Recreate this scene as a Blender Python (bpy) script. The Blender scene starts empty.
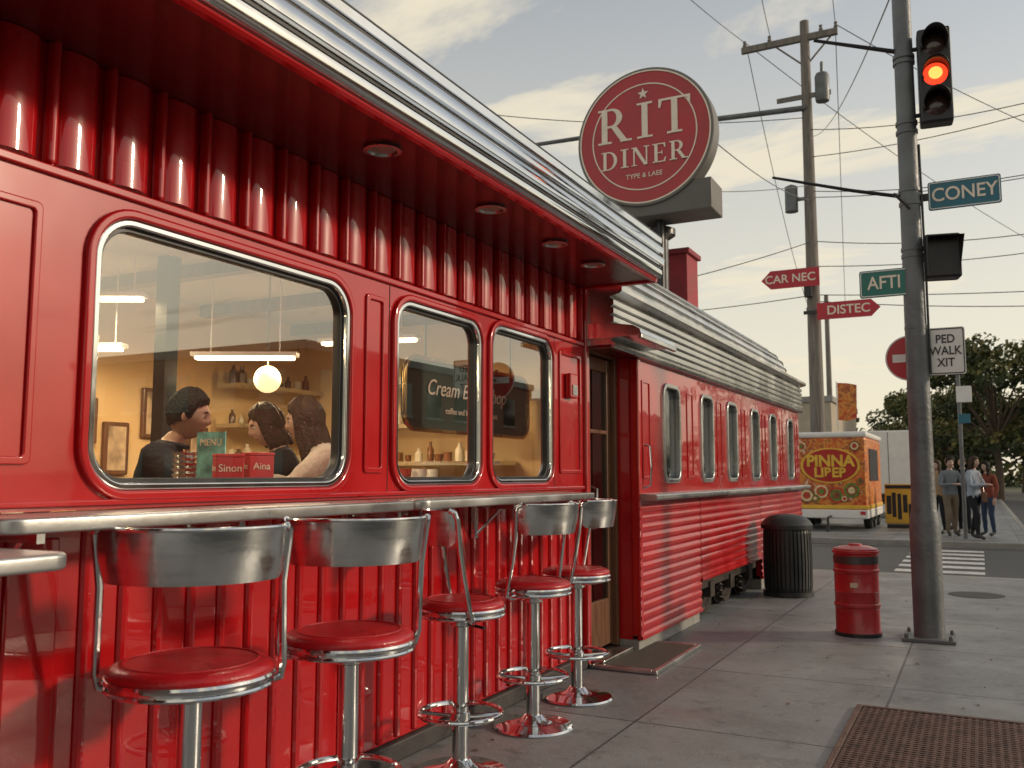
import bpy, bmesh, math, random
from mathutils import Vector, Matrix, noise
random.seed(7)
R=math.radians
col=bpy.context.collection
# ------------------------------------------------------------------ materials
def M(name,c,rough=.5,metal=0,coat=0,var=.12,vscale=3,bump=0,bscale=40,rvar=.08,emit=0,ecol=None,dirt=0,stretch=None,spec=.5):
    m=bpy.data.materials.new(name);m.use_nodes=True;N=m.node_tree.nodes;L=m.node_tree.links
    b=N["Principled BSDF"];tc=N.new("ShaderNodeTexCoord")
    src=tc.outputs["Object"]
    if stretch:
        mp=N.new("ShaderNodeMapping");mp.inputs["Scale"].default_value=stretch;L.new(src,mp.inputs[0]);src=mp.outputs[0]
    n=N.new("ShaderNodeTexNoise");n.inputs["Scale"].default_value=vscale;n.inputs["Detail"].default_value=3;L.new(src,n.inputs["Vector"])
    r=N.new("ShaderNodeMapRange");r.inputs[1].default_value=.3;r.inputs[2].default_value=.7;L.new(n.outputs[0],r.inputs[0])
    mx=N.new("ShaderNodeMix");mx.data_type='RGBA';L.new(r.outputs[0],mx.inputs[0])
    mx.inputs[6].default_value=(*[min(1,x*(1-var)) for x in c],1);mx.inputs[7].default_value=(*[min(1,x*(1+var)) for x in c],1)
    out=mx.outputs[2]
    if dirt:
        n2=N.new("ShaderNodeTexNoise");n2.inputs["Scale"].default_value=1.9;n2.inputs["Detail"].default_value=5;n2.inputs["Roughness"].default_value=.7;L.new(tc.outputs["Object"],n2.inputs["Vector"])
        r2=N.new("ShaderNodeMapRange");r2.inputs[1].default_value=.5;r2.inputs[2].default_value=.75;r2.inputs[4].default_value=dirt;L.new(n2.outputs[0],r2.inputs[0])
        m2=N.new("ShaderNodeMix");m2.data_type='RGBA';L.new(r2.outputs[0],m2.inputs[0]);L.new(out,m2.inputs[6]);m2.inputs[7].default_value=(.06,.045,.035,1);out=m2.outputs[2]
    L.new(out,b.inputs["Base Color"])
    r3=N.new("ShaderNodeMapRange");r3.inputs[1].default_value=.3;r3.inputs[2].default_value=.7;r3.inputs[3].default_value=max(.02,rough-rvar);r3.inputs[4].default_value=min(1,rough+rvar);L.new(n.outputs[0],r3.inputs[0]);L.new(r3.outputs[0],b.inputs["Roughness"])
    b.inputs["Metallic"].default_value=metal;b.inputs["Coat Weight"].default_value=coat;b.inputs["Coat Roughness"].default_value=.03
    b.inputs["Specular IOR Level"].default_value=spec
    if bump:
        n4=N.new("ShaderNodeTexNoise");n4.inputs["Scale"].default_value=bscale;n4.inputs["Detail"].default_value=2;L.new(tc.outputs["Object"],n4.inputs["Vector"])
        bp=N.new("ShaderNodeBump");bp.inputs["Strength"].default_value=bump;bp.inputs["Distance"].default_value=.02;L.new(n4.outputs[0],bp.inputs["Height"]);L.new(bp.outputs[0],b.inputs["Normal"])
        if coat:L.new(bp.outputs[0],b.inputs["Coat Normal"])
    if emit:
        b.inputs["Emission Color"].default_value=(*(ecol or c),1);b.inputs["Emission Strength"].default_value=emit
    return m
RED=M("red_enamel",(.44,.003,.006),.30,0,1.0,.12,2.5,.10,2.6,.06,dirt=.06,spec=.25)
RED2=M("red_enamel_corrugated",(.42,.005,.008),.36,0,.6,.15,3,.05,6,.08,dirt=.22,spec=.25)
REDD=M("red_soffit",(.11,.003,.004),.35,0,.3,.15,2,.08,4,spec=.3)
VINYL=M("red_vinyl",(.40,.006,.010),.33,0,.2,.15,9,.12,120,spec=.4)
CHROME=M("chrome",(.68,.69,.69),.09,1,0,.06,6,0,15,.05)
STEEL=M("brushed_steel",(.68,.69,.68),.18,1,0,.06,6,.02,60,.06,stretch=(1,1,10))
ALU=M("aluminium_trim",(.52,.52,.50),.3,1,0,.15,3,.05,20,.1,dirt=.3)
ALUR=M("aluminium_roof",(.56,.55,.52),.3,1,0,.15,2,.05,20,.1,dirt=.25)
CTR=M("counter_steel",(.46,.46,.45),.33,.85,0,.12,3,.04,30,.1,dirt=.2)
BLACK=M("black_metal",(.018,.018,.02),.4,.1,0,.3,6)
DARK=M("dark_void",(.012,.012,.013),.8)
RUB=M("black_rubber",(.02,.02,.02),.7,0,0,.3,20,.3,60)
POLEM=M("painted_pole",(.14,.148,.155),.5,.3,0,.25,4,.2,30,.1,dirt=.4)
WOODP=M("weathered_wood_pole",(.19,.17,.15),.85,0,0,.3,3,.5,18,.05,stretch=(6,6,.5))
CREAM=M("cream_letters",(.80,.70,.58),.5,0,0,.06,8)
SIGNR=M("sign_red",(.42,.030,.034),.45,0,.1,.12,2.5,.05,5,dirt=.15)
WHITE=M("white_paint",(.75,.74,.71),.45,0,0,.06,4,dirt=.12)
WALLIN=M("interior_plaster",(.66,.47,.24),.8,0,0,.08,2)
CEIL=M("interior_ceiling",(.50,.44,.35),.8,0,0,.05,2)
WOOD=M("brown_wood",(.13,.055,.025),.45,0,.2,.3,3,.1,20,stretch=(8,8,1))
FLOORI=M("interior_floor",(.12,.08,.06),.5)
TEAL=M("teal_sign_paint",(.014,.13,.19),.4,0,0,.1,5)
GREEN=M("green_sign_paint",(.012,.15,.12),.4,0,0,.1,5)
DGREEN=M("chalkboard_green",(.006,.03,.02),.5,0,0,.2,5)
LAMPW=M("lamp_diffuser",(1,.85,.6),.5,emit=6,ecol=(1,.80,.50))
REDLIT=M("red_signal_lens",(.8,.03,.02),.3,emit=1.6,ecol=(1,.05,.015))
REDHOT=M("red_signal_core",(.9,.2,.05),.3,emit=3,ecol=(1,.25,.05))
LENSOFF=M("unlit_signal_lens",(.04,.02,.015),.25,0,.5)
PLINTH=M("dark_plinth",(.035,.03,.03),.6,0,0,.4,5,.3,20)
BEIGE=M("beige_stucco",(.42,.36,.28),.85,0,0,.1,2,.3,30)
BRICK=M("brown_brick",(.22,.10,.07),.85,0,0,.3,14,.4,30)
PGLASS=M("dark_window_glass",(.02,.025,.03),.04,0,0,.2,1,spec=1.0)
def glassmat(name,tint,base):
    m=bpy.data.materials.new(name);m.use_nodes=True;N=m.node_tree.nodes;L=m.node_tree.links;N.clear()
    o=N.new("ShaderNodeOutputMaterial");t=N.new("ShaderNodeBsdfTransparent");t.inputs[0].default_value=(*tint,1)
    g=N.new("ShaderNodeBsdfGlossy");g.inputs["Roughness"].default_value=.01;g.inputs[0].default_value=(.95,1,.98,1)
    lw=N.new("ShaderNodeFresnel");lw.inputs[0].default_value=1.5
    ma=N.new("ShaderNodeMath");ma.operation='MULTIPLY_ADD';ma.inputs[1].default_value=1.2;ma.inputs[2].default_value=base;ma.use_clamp=True
    x=N.new("ShaderNodeMixShader");L.new(lw.outputs[0],ma.inputs[0]);L.new(ma.outputs[0],x.inputs[0]);L.new(t.outputs[0],x.inputs[1]);L.new(g.outputs[0],x.inputs[2]);L.new(x.outputs[0],o.inputs[0])
    return m
GLASS=glassmat("window_glass",(.94,.95,.94),.16)
GLASS2=glassmat("window_glass_tinted",(.25,.27,.27),.15)
# ------------------------------------------------------------------ mesh helpers
def E(name,loc=(0,0,0),rz=0,parent=None):
    o=bpy.data.objects.new(name,None);o.location=loc;o.rotation_euler=(0,0,rz);col.objects.link(o)
    if parent:o.parent=parent
    return o
def fin(bm,name,parent,mats,smooth=False,bevel=0,seg=2,ang=35):
    me=bpy.data.meshes.new(name);bmesh.ops.recalc_face_normals(bm,faces=bm.faces);bm.to_mesh(me);bm.free()
    if not isinstance(mats,(list,tuple)):mats=[mats]
    for m in mats:me.materials.append(m)
    o=bpy.data.objects.new(name,me);col.objects.link(o)
    if parent:o.parent=parent
    if smooth:
        me.polygons.foreach_set("use_smooth",[True]*len(me.polygons))
        try:me.set_sharp_from_angle(angle=R(ang))
        except Exception:pass
    if bevel:
        b=o.modifiers.new("b","BEVEL");b.width=bevel;b.segments=seg;b.limit_method='ANGLE';b.angle_limit=R(40)
    return o
def abox(bm,x0,x1,y0,y1,z0,z1,mi=0,mat=None):
    vs=[bm.verts.new(Vector(p) if mat is None else mat@Vector(p)) for p in [(x0,y0,z0),(x1,y0,z0),(x1,y1,z0),(x0,y1,z0),(x0,y0,z1),(x1,y0,z1),(x1,y1,z1),(x0,y1,z1)]]
    for f in [(0,3,2,1),(4,5,6,7),(0,1,5,4),(1,2,6,5),(2,3,7,6),(3,0,4,7)]:
        bm.faces.new([vs[i] for i in f]).material_index=mi
def box(name,parent,m,x0,x1,y0,y1,z0,z1,bevel=0):
    bm=bmesh.new();abox(bm,x0,x1,y0,y1,z0,z1);return fin(bm,name,parent,m,bevel=bevel)
def atube(bm,pts,rads,seg=10,mi=0,cap=True,closed=False):
    pts=[Vector(p) for p in pts];n=len(pts)
    if not isinstance(rads,(list,tuple)):rads=[rads]*n
    rings=[];prev=None
    for i,p in enumerate(pts):
        if closed:t=(pts[(i+1)%n]-pts[i-1]).normalized()
        else:
            a=pts[max(i-1,0)];b=pts[min(i+1,n-1)];t=(b-a).normalized()
        if prev is None:
            u=t.cross(Vector((0,0,1)) if abs(t.z)<.9 else Vector((0,1,0))).normalized()
        else:u=(prev-t*prev.dot(t)).normalized()
        prev=u;v=t.cross(u)
        rings.append([bm.verts.new(p+(u*math.cos(2*math.pi*k/seg)+v*math.sin(2*math.pi*k/seg))*rads[i]) for k in range(seg)])
    for i in range(n if closed else n-1):
        a=rings[i];b=rings[(i+1)%n]
        for k in range(seg):bm.faces.new([a[k],a[(k+1)%seg],b[(k+1)%seg],b[k]]).material_index=mi
    if cap and not closed:
        bm.faces.new(rings[0][::-1]).material_index=mi;bm.faces.new(rings[-1]).material_index=mi
def tube(name,parent,m,pts,rads,seg=10,closed=False):
    bm=bmesh.new();atube(bm,pts,rads,seg,closed=closed);return fin(bm,name,parent,m,True)
def alathe(bm,prof,seg=40,c=(0,0,0),mi=0,mat=None):
    rings=[]
    for r,z in prof:
        if r<1e-5:
            p=Vector((0,0,z));p=mat@p if mat else p+Vector(c);rings.append([bm.verts.new(p)])
        else:
            ring=[]
            for k in range(seg):
                p=Vector((r*math.cos(2*math.pi*k/seg),r*math.sin(2*math.pi*k/seg),z));p=mat@p if mat else p+Vector(c);ring.append(bm.verts.new(p))
            rings.append(ring)
    for a,b in zip(rings,rings[1:]):
        for k in range(seg):
            k2=(k+1)%seg
            if len(a)==1 and len(b)==1:continue
            if len(a)==1:f=[a[0],b[k],b[k2]]
            elif len(b)==1:f=[a[k],a[k2],b[0]]
            else:f=[a[k],a[k2],b[k2],b[k]]
            bm.faces.new(f).material_index=mi
def lathe(name,parent,m,prof,seg=40,c=(0,0,0),mat=None,ang=35):
    bm=bmesh.new();alathe(bm,prof,seg,c,0,mat);return fin(bm,name,parent,m,True,ang=ang)
def rr(a0,a1,b0,b1,r,n=8):
    pts=[]
    for cx,cy,s in [(a1-r,b1-r,0),(a0+r,b1-r,90),(a0+r,b0+r,180),(a1-r,b0+r,270)]:
        for i in range(n+1):
            t=R(s+90*i/n);pts.append((cx+r*math.cos(t),cy+r*math.sin(t)))
    return pts
def plate(name,parent,m,outer,holes,x0,x1,bev=0,axis='X',smooth=False):
    cu=bpy.data.curves.new(name,'CURVE');cu.dimensions='2D';cu.fill_mode='BOTH' if x1>x0 else 'FRONT'
    cu.extrude=max(0,(x1-x0)/2-bev);cu.bevel_depth=bev;cu.bevel_resolution=3 if bev else 0
    if bev:cu.offset=-bev
    for pts in [outer]+holes:
        s=cu.splines.new('POLY');s.points.add(len(pts)-1)
        for q,p in zip(s.points,pts):q.co=(p[0],p[1],0,1)
        s.use_cyclic_u=True
    o=bpy.data.objects.new(name+"_c",cu);col.objects.link(o)
    dg=bpy.context.evaluated_depsgraph_get();dg.update()
    me=bpy.data.meshes.new_from_object(o.evaluated_get(dg));bpy.data.objects.remove(o)
    xc=(x0+x1)/2
    for v in me.vertices:
        a,b,c=v.co
        v.co=(xc+c,a,b) if axis=='X' else ((a,xc-c,b) if axis=='Y' else (a,b,xc+c))
    me.materials.clear();me.materials.append(m);me.name=name
    ob=bpy.data.objects.new(name,me);col.objects.link(ob);ob.parent=parent
    if bev or smooth:
        me.polygons.foreach_set("use_smooth",[True]*len(me.polygons));me.set_sharp_from_angle(angle=R(40))
    return ob
def loft(name,parent,m,prof,y0,y1,smooth=True,ang=30,cap=False,ny=1):
    bm=bmesh.new();rings=[]
    for j in range(ny+1):
        y=y0+(y1-y0)*j/ny;rings.append([bm.verts.new((x,y,z)) for x,z in prof])
    for a,b in zip(rings,rings[1:]):
        for i in range(len(prof)-1):bm.faces.new([a[i],a[i+1],b[i+1],b[i]])
    if cap:
        for r in (rings[0],rings[-1]):
            bm.faces.new([bm.verts.new(v.co) for v in r])
    return fin(bm,name,parent,m,smooth,ang=ang)
def text(name,parent,m,body,size,loc,rot=(R(90),0,0),ext=.003,sx=1,align='CENTER',bold=0,shear=0):
    cu=bpy.data.curves.new(name,'FONT');cu.body=body;cu.size=size;cu.extrude=ext;cu.align_x=align;cu.align_y='CENTER';cu.offset=bold;cu.shear=shear
    cu.materials.append(m);o=bpy.data.objects.new(name,cu);col.objects.link(o);o.location=loc;o.rotation_euler=rot;o.scale=(sx,1,1);o.parent=parent
    return o
# ------------------------------------------------------------------ ground
def ground_mat(kind):
    m=bpy.data.materials.new(kind);m.use_nodes=True;N=m.node_tree.nodes;L=m.node_tree.links;b=N["Principled BSDF"]
    tc=N.new("ShaderNodeTexCoord")
    def noi(s,d=4,r=.6):
        n=N.new("ShaderNodeTexNoise");n.inputs["Scale"].default_value=s;n.inputs["Detail"].default_value=d;n.inputs["Roughness"].default_value=r;L.new(tc.outputs["Object"],n.inputs["Vector"]);return n.outputs[0]
    def mixc(f,a,c):
        x=N.new("ShaderNodeMix");x.data_type='RGBA'
        if isinstance(f,float):x.inputs[0].default_value=f
        else:L.new(f,x.inputs[0])
        for i,v in ((6,a),(7,c)):
            if isinstance(v,tuple):x.inputs[i].default_value=(*v,1)
            else:L.new(v,x.inputs[i])
        return x.outputs[2]
    def ramp(f,a,c,o0=0,o1=1):
        r=N.new("ShaderNodeMapRange");L.new(f,r.inputs[0]);r.inputs[1].default_value=a;r.inputs[2].default_value=c;r.inputs[3].default_value=o0;r.inputs[4].default_value=o1;return r.outputs[0]
    if kind=="pavement":
        br=N.new("ShaderNodeTexBrick");mp=N.new("ShaderNodeMapping");mp.inputs["Location"].default_value=(.35,.55,0);mp.inputs["Rotation"].default_value=(0,0,R(90))
        L.new(tc.outputs["Object"],mp.inputs[0]);L.new(mp.outputs[0],br.inputs["Vector"])
        br.inputs["Scale"].default_value=1;br.inputs["Brick Width"].default_value=1.5;br.inputs["Row Height"].default_value=1.2;br.inputs["Mortar Size"].default_value=.009;br.inputs["Mortar Smooth"].default_value=.3
        br.offset=.0;br.inputs["Color1"].default_value=(.165,.172,.176,1);br.inputs["Color2"].default_value=(.240,.248,.250,1);br.inputs["Mortar"].default_value=(.03,.03,.03,1)
        c=mixc(ramp(noi(1.1,6,.65),.40,.68,0,.75),br.outputs[0],(.105,.109,.11))
        c=mixc(ramp(noi(24,3,.7),.45,.75,0,.4),c,(.30,.30,.295))
        c=mixc(ramp(noi(5,6,.75),.54,.67,0,.6),c,(.065,.065,.063))
        v=N.new("ShaderNodeTexVoronoi");v.inputs["Scale"].default_value=2.2;L.new(tc.outputs["Object"],v.inputs["Vector"])
        c=mixc(ramp(v.outputs["Distance"],.02,.035,.6,0),c,(.03,.03,.03))
        L.new(c,b.inputs["Base Color"]);L.new(ramp(noi(1.6,2),.3,.7,.34,.64),b.inputs["Roughness"])
        h=N.new("ShaderNodeMath");h.operation='MULTIPLY_ADD';h.inputs[1].default_value=-1.2;L.new(br.outputs["Fac"],h.inputs[0]);L.new(noi(90,2),h.inputs[2])
        bp=N.new("ShaderNodeBump");bp.inputs["Strength"].default_value=.4;bp.inputs["Distance"].default_value=.006;L.new(h.outputs[0],bp.inputs["Height"]);L.new(bp.outputs[0],b.inputs["Normal"])
    else:
        a,c2=((.05,.05,.05),(.085,.083,.08)) if kind=="asphalt" else ((.06,.075,.03),(.12,.11,.06))
        c=mixc(noi(.8,5),a,c2);c=mixc(ramp(noi(60,2),.5,.7,0,.4),c,(.13,.13,.125));L.new(c,b.inputs["Base Color"]);b.inputs["Roughness"].default_value=.75
    return m
PAVE=ground_mat("pavement");ASPH=ground_mat("asphalt");GRASS=ground_mat("verge")
KERB=M("kerb_concrete",(.28,.27,.25),.8,0,0,.15,4,.3,40,dirt=.3)
def sheet(name,m,x0,x1,y0,y1,z):
    bm=bmesh.new();bm.faces.new([bm.verts.new(p) for p in [(x0,y0,z),(x1,y0,z),(x1,y1,z),(x0,y1,z)]]);return fin(bm,name,None,m)
sheet("ground",GRASS,-1500,1500,-1500,2500,-.14)
sheet("road",ASPH,-200,200,13.7,20.6,-.125)
sheet("road",ASPH,1.55,9,-120,13.7,-.125)
sheet("road",ASPH,1.0,8.5,20.6,90,-.125)
def pavement(x0,x1,y0,y1):
    r=E("pavement");b=box("slab",r,PAVE,x0+.15,x1-.15,y0+.15,y1-.15,-.2,0)
    bm=bmesh.new();abox(bm,x0,x0+.146,y0,y1,-.2,.001);abox(bm,x1-.146,x1,y0,y1,-.2,.001);abox(bm,x0+.148,x1-.148,y0,y0+.146,-.2,.001);abox(bm,x0+.148,x1-.148,y1-.146,y1,-.2,.001)
    fin(bm,"kerb",r,KERB,bevel=.015)
pavement(-60,1.55,-40,13.7);pavement(-60,1.0,20.6,60);pavement(9,14,-60,13.7);pavement(8.5,14,20.6,90)
rm=E("road_marking")
bm=bmesh.new()
for i in range(7):abox(bm,-1.25,.0,14.35+i*.85,14.75+i*.85,-.121,-.119)
fin(bm,"crosswalk_stripes",rm,M("worn_road_paint",(.62,.61,.58),.6,0,0,.2,9,dirt=.6))
bm=bmesh.new()
for i in range(9):abox(bm,5.1,5.22,-40+i*6,-37+i*6,-.121,-.119)
for i in range(10):abox(bm,4.7,4.82,22+i*6,25+i*6,-.121,-.119)
fin(bm,"centre_dashes",rm,WHITE)
bm=bmesh.new();alathe(bm,[(0,.004),(.29,.004),(.29,.002)],32,(-.1,11.6,0));fin(bm,"manhole_cover",None,M("cast_iron",(.05,.045,.04),.6,.5,0,.3,30,.5,80))
bm=bmesh.new()
for i in range(110):
    x=random.choice([random.uniform(-2.48,-2.25),random.uniform(-2.4,.8)]);y=random.uniform(2.5,13);a=random.uniform(0,6.28);s=random.uniform(.008,.022)
    if 5.98<y<7.1 and x<-1.98:continue
    if 4.1<y<5.8 and x>-.75:continue
    c,sn=math.cos(a)*s,math.sin(a)*s;bm.faces.new([bm.verts.new(p) for p in [(x+c,y+sn,.004),(x-sn*.5,y+c*.5,.010),(x-c,y-sn,.004),(x+sn*.5,y-c*.5,.006)]])
fin(bm,"fallen_leaves",None,M("dry_leaf",(.16,.09,.04),.8,var=.4,vscale=5))
# ------------------------------------------------------------------ diner building
D=E("diner_building")
WX=-2.52
wins=[(1.94,3.23,1.32,2.19,.13),(3.64,4.45,1.32,2.20,.11),(4.61,5.42,1.32,2.22,.11)]
ZT=2.30
plate("wall_panel",D,RED,[(-2.5,1.24),(5.98,1.24),(5.98,ZT),(-2.5,ZT)],[rr(*w[:4],w[4]) for w in wins]+[rr(.1,1.2,1.32,2.18,.13),rr(-1.9,-.4,1.32,2.18,.13)],WX-.07,WX)
for i,w in enumerate(wins+[(.1,1.2,1.32,2.18,.13),(-1.9,-.4,1.32,2.18,.13)]):
    a,b,c,d,r=w
    plate("window_surround",D,RED,rr(a-.055,b+.055,c-.055,d+.055,r+.055,10),[rr(a-.022,b+.022,c-.022,d+.022,r+.022,10)],WX-.01,WX+.022,.009)
    plate("window_frame",D,CHROME,rr(a-.021,b+.021,c-.021,d+.021,r+.021,10),[rr(a+.004,b-.004,c+.004,d-.004,r-.004,10)],WX-.06,WX+.012,.006)
    plate("window_gasket",D,BLACK,rr(a+.003,b-.003,c+.003,d-.003,r-.003,10),[rr(a+.02,b-.02,c+.02,d-.02,r-.016,10)],WX-.055,WX-.012,.003)
    plate("window_glass",D,GLASS,rr(a+.005,b-.005,c+.005,d-.005,r-.01,10),[],WX-.03,WX-.03)
def emboss(a,b,c,d,x=WX):
    plate("embossed_panel",D,RED,rr(a,b,c,d,.02,4),[rr(a+.025,b-.025,c+.025,d-.025,.012,4)],x-.004,x+.012,.005)
emboss(1.40,1.73,1.38,2.18);emboss(3.375,3.53,1.36,2.2);emboss(5.56,5.93,1.36,2.2)
for z,h in ((2.29,.03),(1.262,.02)):
    box("trim_rail",D,RED,WX-.01,WX+.018,-2.5,5.97,z-h/2,z+h/2,.006)
bm=bmesh.new();abox(bm,WX-.07,WX-.03,-2.5,5.98,2.302,2.72);fin(bm,"upper_backing",D,RED)
bm=bmesh.new()
y=-2.45
while y<5.85:
    # each flute is a shallow pressed panel with rounded shoulders
    pr=[];n=10
    for i in range(n+1):
        u=i/n;pr.append((WX-.031+.034*min(1,math.sin(math.pi*u)**.45),y+.03+.15*u))
    lo=[bm.verts.new((a,b,2.322)) for a,b in pr];hi=[bm.verts.new((a,b,2.702)) for a,b in pr]
    for i in range(n):bm.faces.new([lo[i],lo[i+1],hi[i+1],hi[i]])
    bm.faces.new(lo[::-1]);bm.faces.new(hi)
    y+=.21
fin(bm,"fluted_panels",D,RED,True,ang=60)
bm=bmesh.new()
y=-2.45
while y<5.95:
    abox(bm,WX-.031,WX+.016,y-.013,y+.013,2.31,2.71);y+=.21
fin(bm,"flute_ribs",D,RED,bevel=.011,seg=3)
bm=bmesh.new();abox(bm,WX-.07,WX-.012,-2.5,5.98,.1,1.238);fin(bm,"lower_wall",D,RED)
bm=bmesh.new();y=1.95
while y<5.9:
    atube(bm,[(WX-.012,y,.11),(WX-.012,y,1.235)],.020,10);y+=.145
y=-2.4
while y<1.9:
    abox(bm,WX-.013,WX+.002,y,y+.17,.16,1.16);y+=.24
fin(bm,"lower_ribs",D,RED,True,bevel=.008)
box("plinth",D,PLINTH,WX-.08,WX+.02,-2.5,6.0,0,.095,.01)
bm=bmesh.new()
for y in (1.3,3.57,5.49):abox(bm,WX-.002,WX+.0015,y-.0025,y+.0025,1.275,2.27)
fin(bm,"panel_seams",D,DARK)
box("corner_post",D,RED,WX-.07,WX+.03,5.985,6.045,.03,2.70,.012)
box("wall_box",D,RED,WX,WX+.05,5.66,5.78,1.88,2.05,.01)
plate("wall_box_plate",D,ALU,rr(5.68,5.76,1.9,1.97,.01,3),[],WX+.0515,WX+.056)
# soffit + fascia + roof
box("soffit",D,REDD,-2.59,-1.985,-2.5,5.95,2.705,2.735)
loft("soffit_lip",D,RED,[(-1.99,2.704),(-1.985,2.697),(-1.955,2.695),(-1.945,2.705),(-1.95,2.735)],-2.5,5.955)
box("soffit_end",D,RED,-2.55,-1.95,5.952,5.99,2.69,2.76,.006)
prof=[(-1.95,2.72),(-1.925,2.722),(-1.915,2.735),(-1.915,2.775),(-1.93,2.785),(-1.93,2.80),(-1.90,2.81),(-1.895,2.85),(-1.905,2.862),(-1.93,2.868),(-1.93,2.882),(-1.905,2.892),(-1.90,2.93),(-1.91,2.942),(-1.935,2.948),(-1.935,2.962),(-1.915,2.97),(-1.912,3.005),(-1.93,3.02),(-2.1,3.05),(-2.12,3.065),(-2.8,3.16),(-5.25,3.18)]
loft("fascia_and_roof",D,CHROME,prof,-2.5,5.99,ang=50)
bm=bmesh.new()
for z in (2.787,2.870,2.950):abox(bm,-1.932,-1.922,-2.5,5.988,z,z+.012)
abox(bm,-1.94,-1.909,-2.5,5.988,3.006,3.012)
fin(bm,"fascia_dark_reflections",D,BLACK)  # black strips put the grooves' dark reflections into the colour
bm=bmesh.new();bm.faces.new([bm.verts.new((x,5.9895,z)) for x,z in prof+[(-5.25,2.74),(-1.95,2.74)]]);fin(bm,"roof_end_cap",D,ALU)
box("outer_back_wall",D,BEIGE,-5.3,-5.2,-2.5,6.0,0,3.1);box("outer_end_wall",D,RED,-5.2,-2.6,-2.58,-2.5,0,3.0);
box("outer_side_wall",D,RED,-5.2,-2.6,5.99,6.04,0,2.9)
LENS=M("downlight_lens",(.25,.2,.17),.3)
for yy in (-.5,1.2,2.98,3.92,4.7,5.29):
    lathe("recessed_downlight",D,ALU,[(.075,0),(.08,-.012),(.062,-.014),(.055,.0)],28,(-2.15,yy,2.704))
    lathe("downlight_lens",D,LENS,[(.056,0),(0,-.002)],20,(-2.15,yy,2.70))
def counter(y0,y1,xe):
    r=.06;o=[(WX+.02,y0)]+[(xe-r+r*math.cos(R(t)),y0+r+r*math.sin(R(t))) for t in range(-90,1,15)]+[(xe-r+r*math.cos(R(t)),y1-r+r*math.sin(R(t))) for t in range(0,91,15)]+[(WX+.02,y1)]
    plate("counter_top",D,CTR,o,[],1.195,1.238,.008,axis='Z')
counter(1.46,3.36,-2.2);counter(3.40,5.45,-2.2)
bm=bmesh.new()
for y in (1.6,2.35,3.3,3.52,4.4,5.3):
    abox(bm,WX,-2.26,y-.012,y+.012,1.165,1.193);abox(bm,WX-.002,WX+.02,y-.02,y+.02,1.0,1.19)
    atube(bm,[(WX+.02,y,1.02),(-2.34,y,1.17)],.008,6)
fin(bm,"counter_brackets",D,STEEL)
# interior
box("interior_floor",D,FLOORI,-5.2,-2.6,-2.5,5.99,.3,.5)
box("interior_ceiling",D,CEIL,-5.2,-2.6,-2.5,5.99,2.6,2.68)
box("interior_back_wall",D,WALLIN,-5.195,-5.1,-2.5,5.985,.5,2.6)
box("interior_end_wall",D,WALLIN,-5.1,-2.6,5.9,5.985,.5,2.6)
bm=bmesh.new()
for x,y in ((-4.35,3.05),(-4.1,3.62)):abox(bm,x-.045,x+.045,y-.045,y+.045,.5,2.6)
fin(bm,"interior_posts",D,BLACK)
bm=bmesh.new()
for k in range(9):abox(bm,-5.1,-2.61,-2.2+k*1.0,-2.12+k*1.0,2.52,2.598)
fin(bm,"ceiling_beams",D,WOOD)
box("wainscot",D,WOOD,-5.1,-5.06,-2.5,3.04,.5,1.3,.01);box("wainscot",D,WOOD,-5.1,-5.06,3.56,5.9,.5,1.05,.01)
box("interior_door",D,WOOD,-5.1,-5.06,3.05,3.55,.5,2.0,.01)
bm=bmesh.new()
for k in range(2):
    for j in range(3):abox(bm,-5.058,-5.05,3.12+k*.2,3.27+k*.2,1.0+j*.32,1.26+j*.32)
fin(bm,"interior_door_panes",D,WHITE)
PP=M("picture_print",(.4,.3,.2),.5,var=.6,vscale=9)
for a,b,c,d in ((2.5,2.8,1.4,1.8),(3.75,3.95,1.55,1.85),(4.0,4.2,1.35,1.7),(1.9,2.2,1.5,1.9),(4.3,4.6,1.6,1.95),(4.7,4.9,1.4,1.7)):
    box("picture_frame",D,WOOD,-5.1,-5.07,a,b,c,d,.01);box("picture",D,PP,-5.0695,-5.066,a+.03,b-.03,c+.03,d-.03)
bm=bmesh.new();bb=bmesh.new()
for z in (1.1,1.42,1.7,2.0):
    abox(bm,-5.05,-4.8,4.95,5.88,z,z+.03);abox(bm,-4.2,-3.0,5.62,5.89,z,z+.03)
    for cx in (0,1):
        q=4.98 if cx==0 else -4.15
        while q<(5.8 if cx==0 else -3.05):
            hgt=random.uniform(.06,.15);r=random.uniform(.02,.04);pf=random.choice([[(r,0),(r,hgt*.6),(r*.4,hgt*.8),(r*.4,hgt),(0,hgt)],[(r*.8,0),(r*1.1,hgt*.5),(r*1.05,hgt*.52),(0,.02)],[(r,0),(r,hgt*.7),(0,hgt*.72)]]);alathe(bb,pf,10,(-4.92,q,z+.031) if cx==0 else (q,5.76,z+.031),random.randint(0,2));q+=random.uniform(.07,.11)
fin(bm,"kitchen_shelves",D,STEEL);fin(bb,"shelf_crockery",D,[M("bottle_amber",(.16,.06,.02),.25),M("crockery_cream",(.5,.44,.34),.4),M("jar_brown",(.10,.06,.035),.3)],True)
box("kitchen_worktop",D,STEEL,-4.0,-3.3,4.6,5.6,1.15,1.32,.01)
bm=bmesh.new()
for k in range(7):
    y=4.7+k*.13;alathe(bm,[(.05,0),(.06,.07),(.055,.07),(0,.02)],14,(-3.5+random.uniform(-.1,.1),y,1.321),k%2)
fin(bm,"bowls",D,[WHITE,M("bowl_red",(.4,.05,.03),.4)],True)
GOLD=M("brass_frame",(.5,.36,.16),.25,1)
bs=E("menu_board_sign",parent=D)
plate("board",bs,DGREEN,rr(4.26,5.82,1.62,2.03,.1,6),[],-2.92,-2.9)
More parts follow.
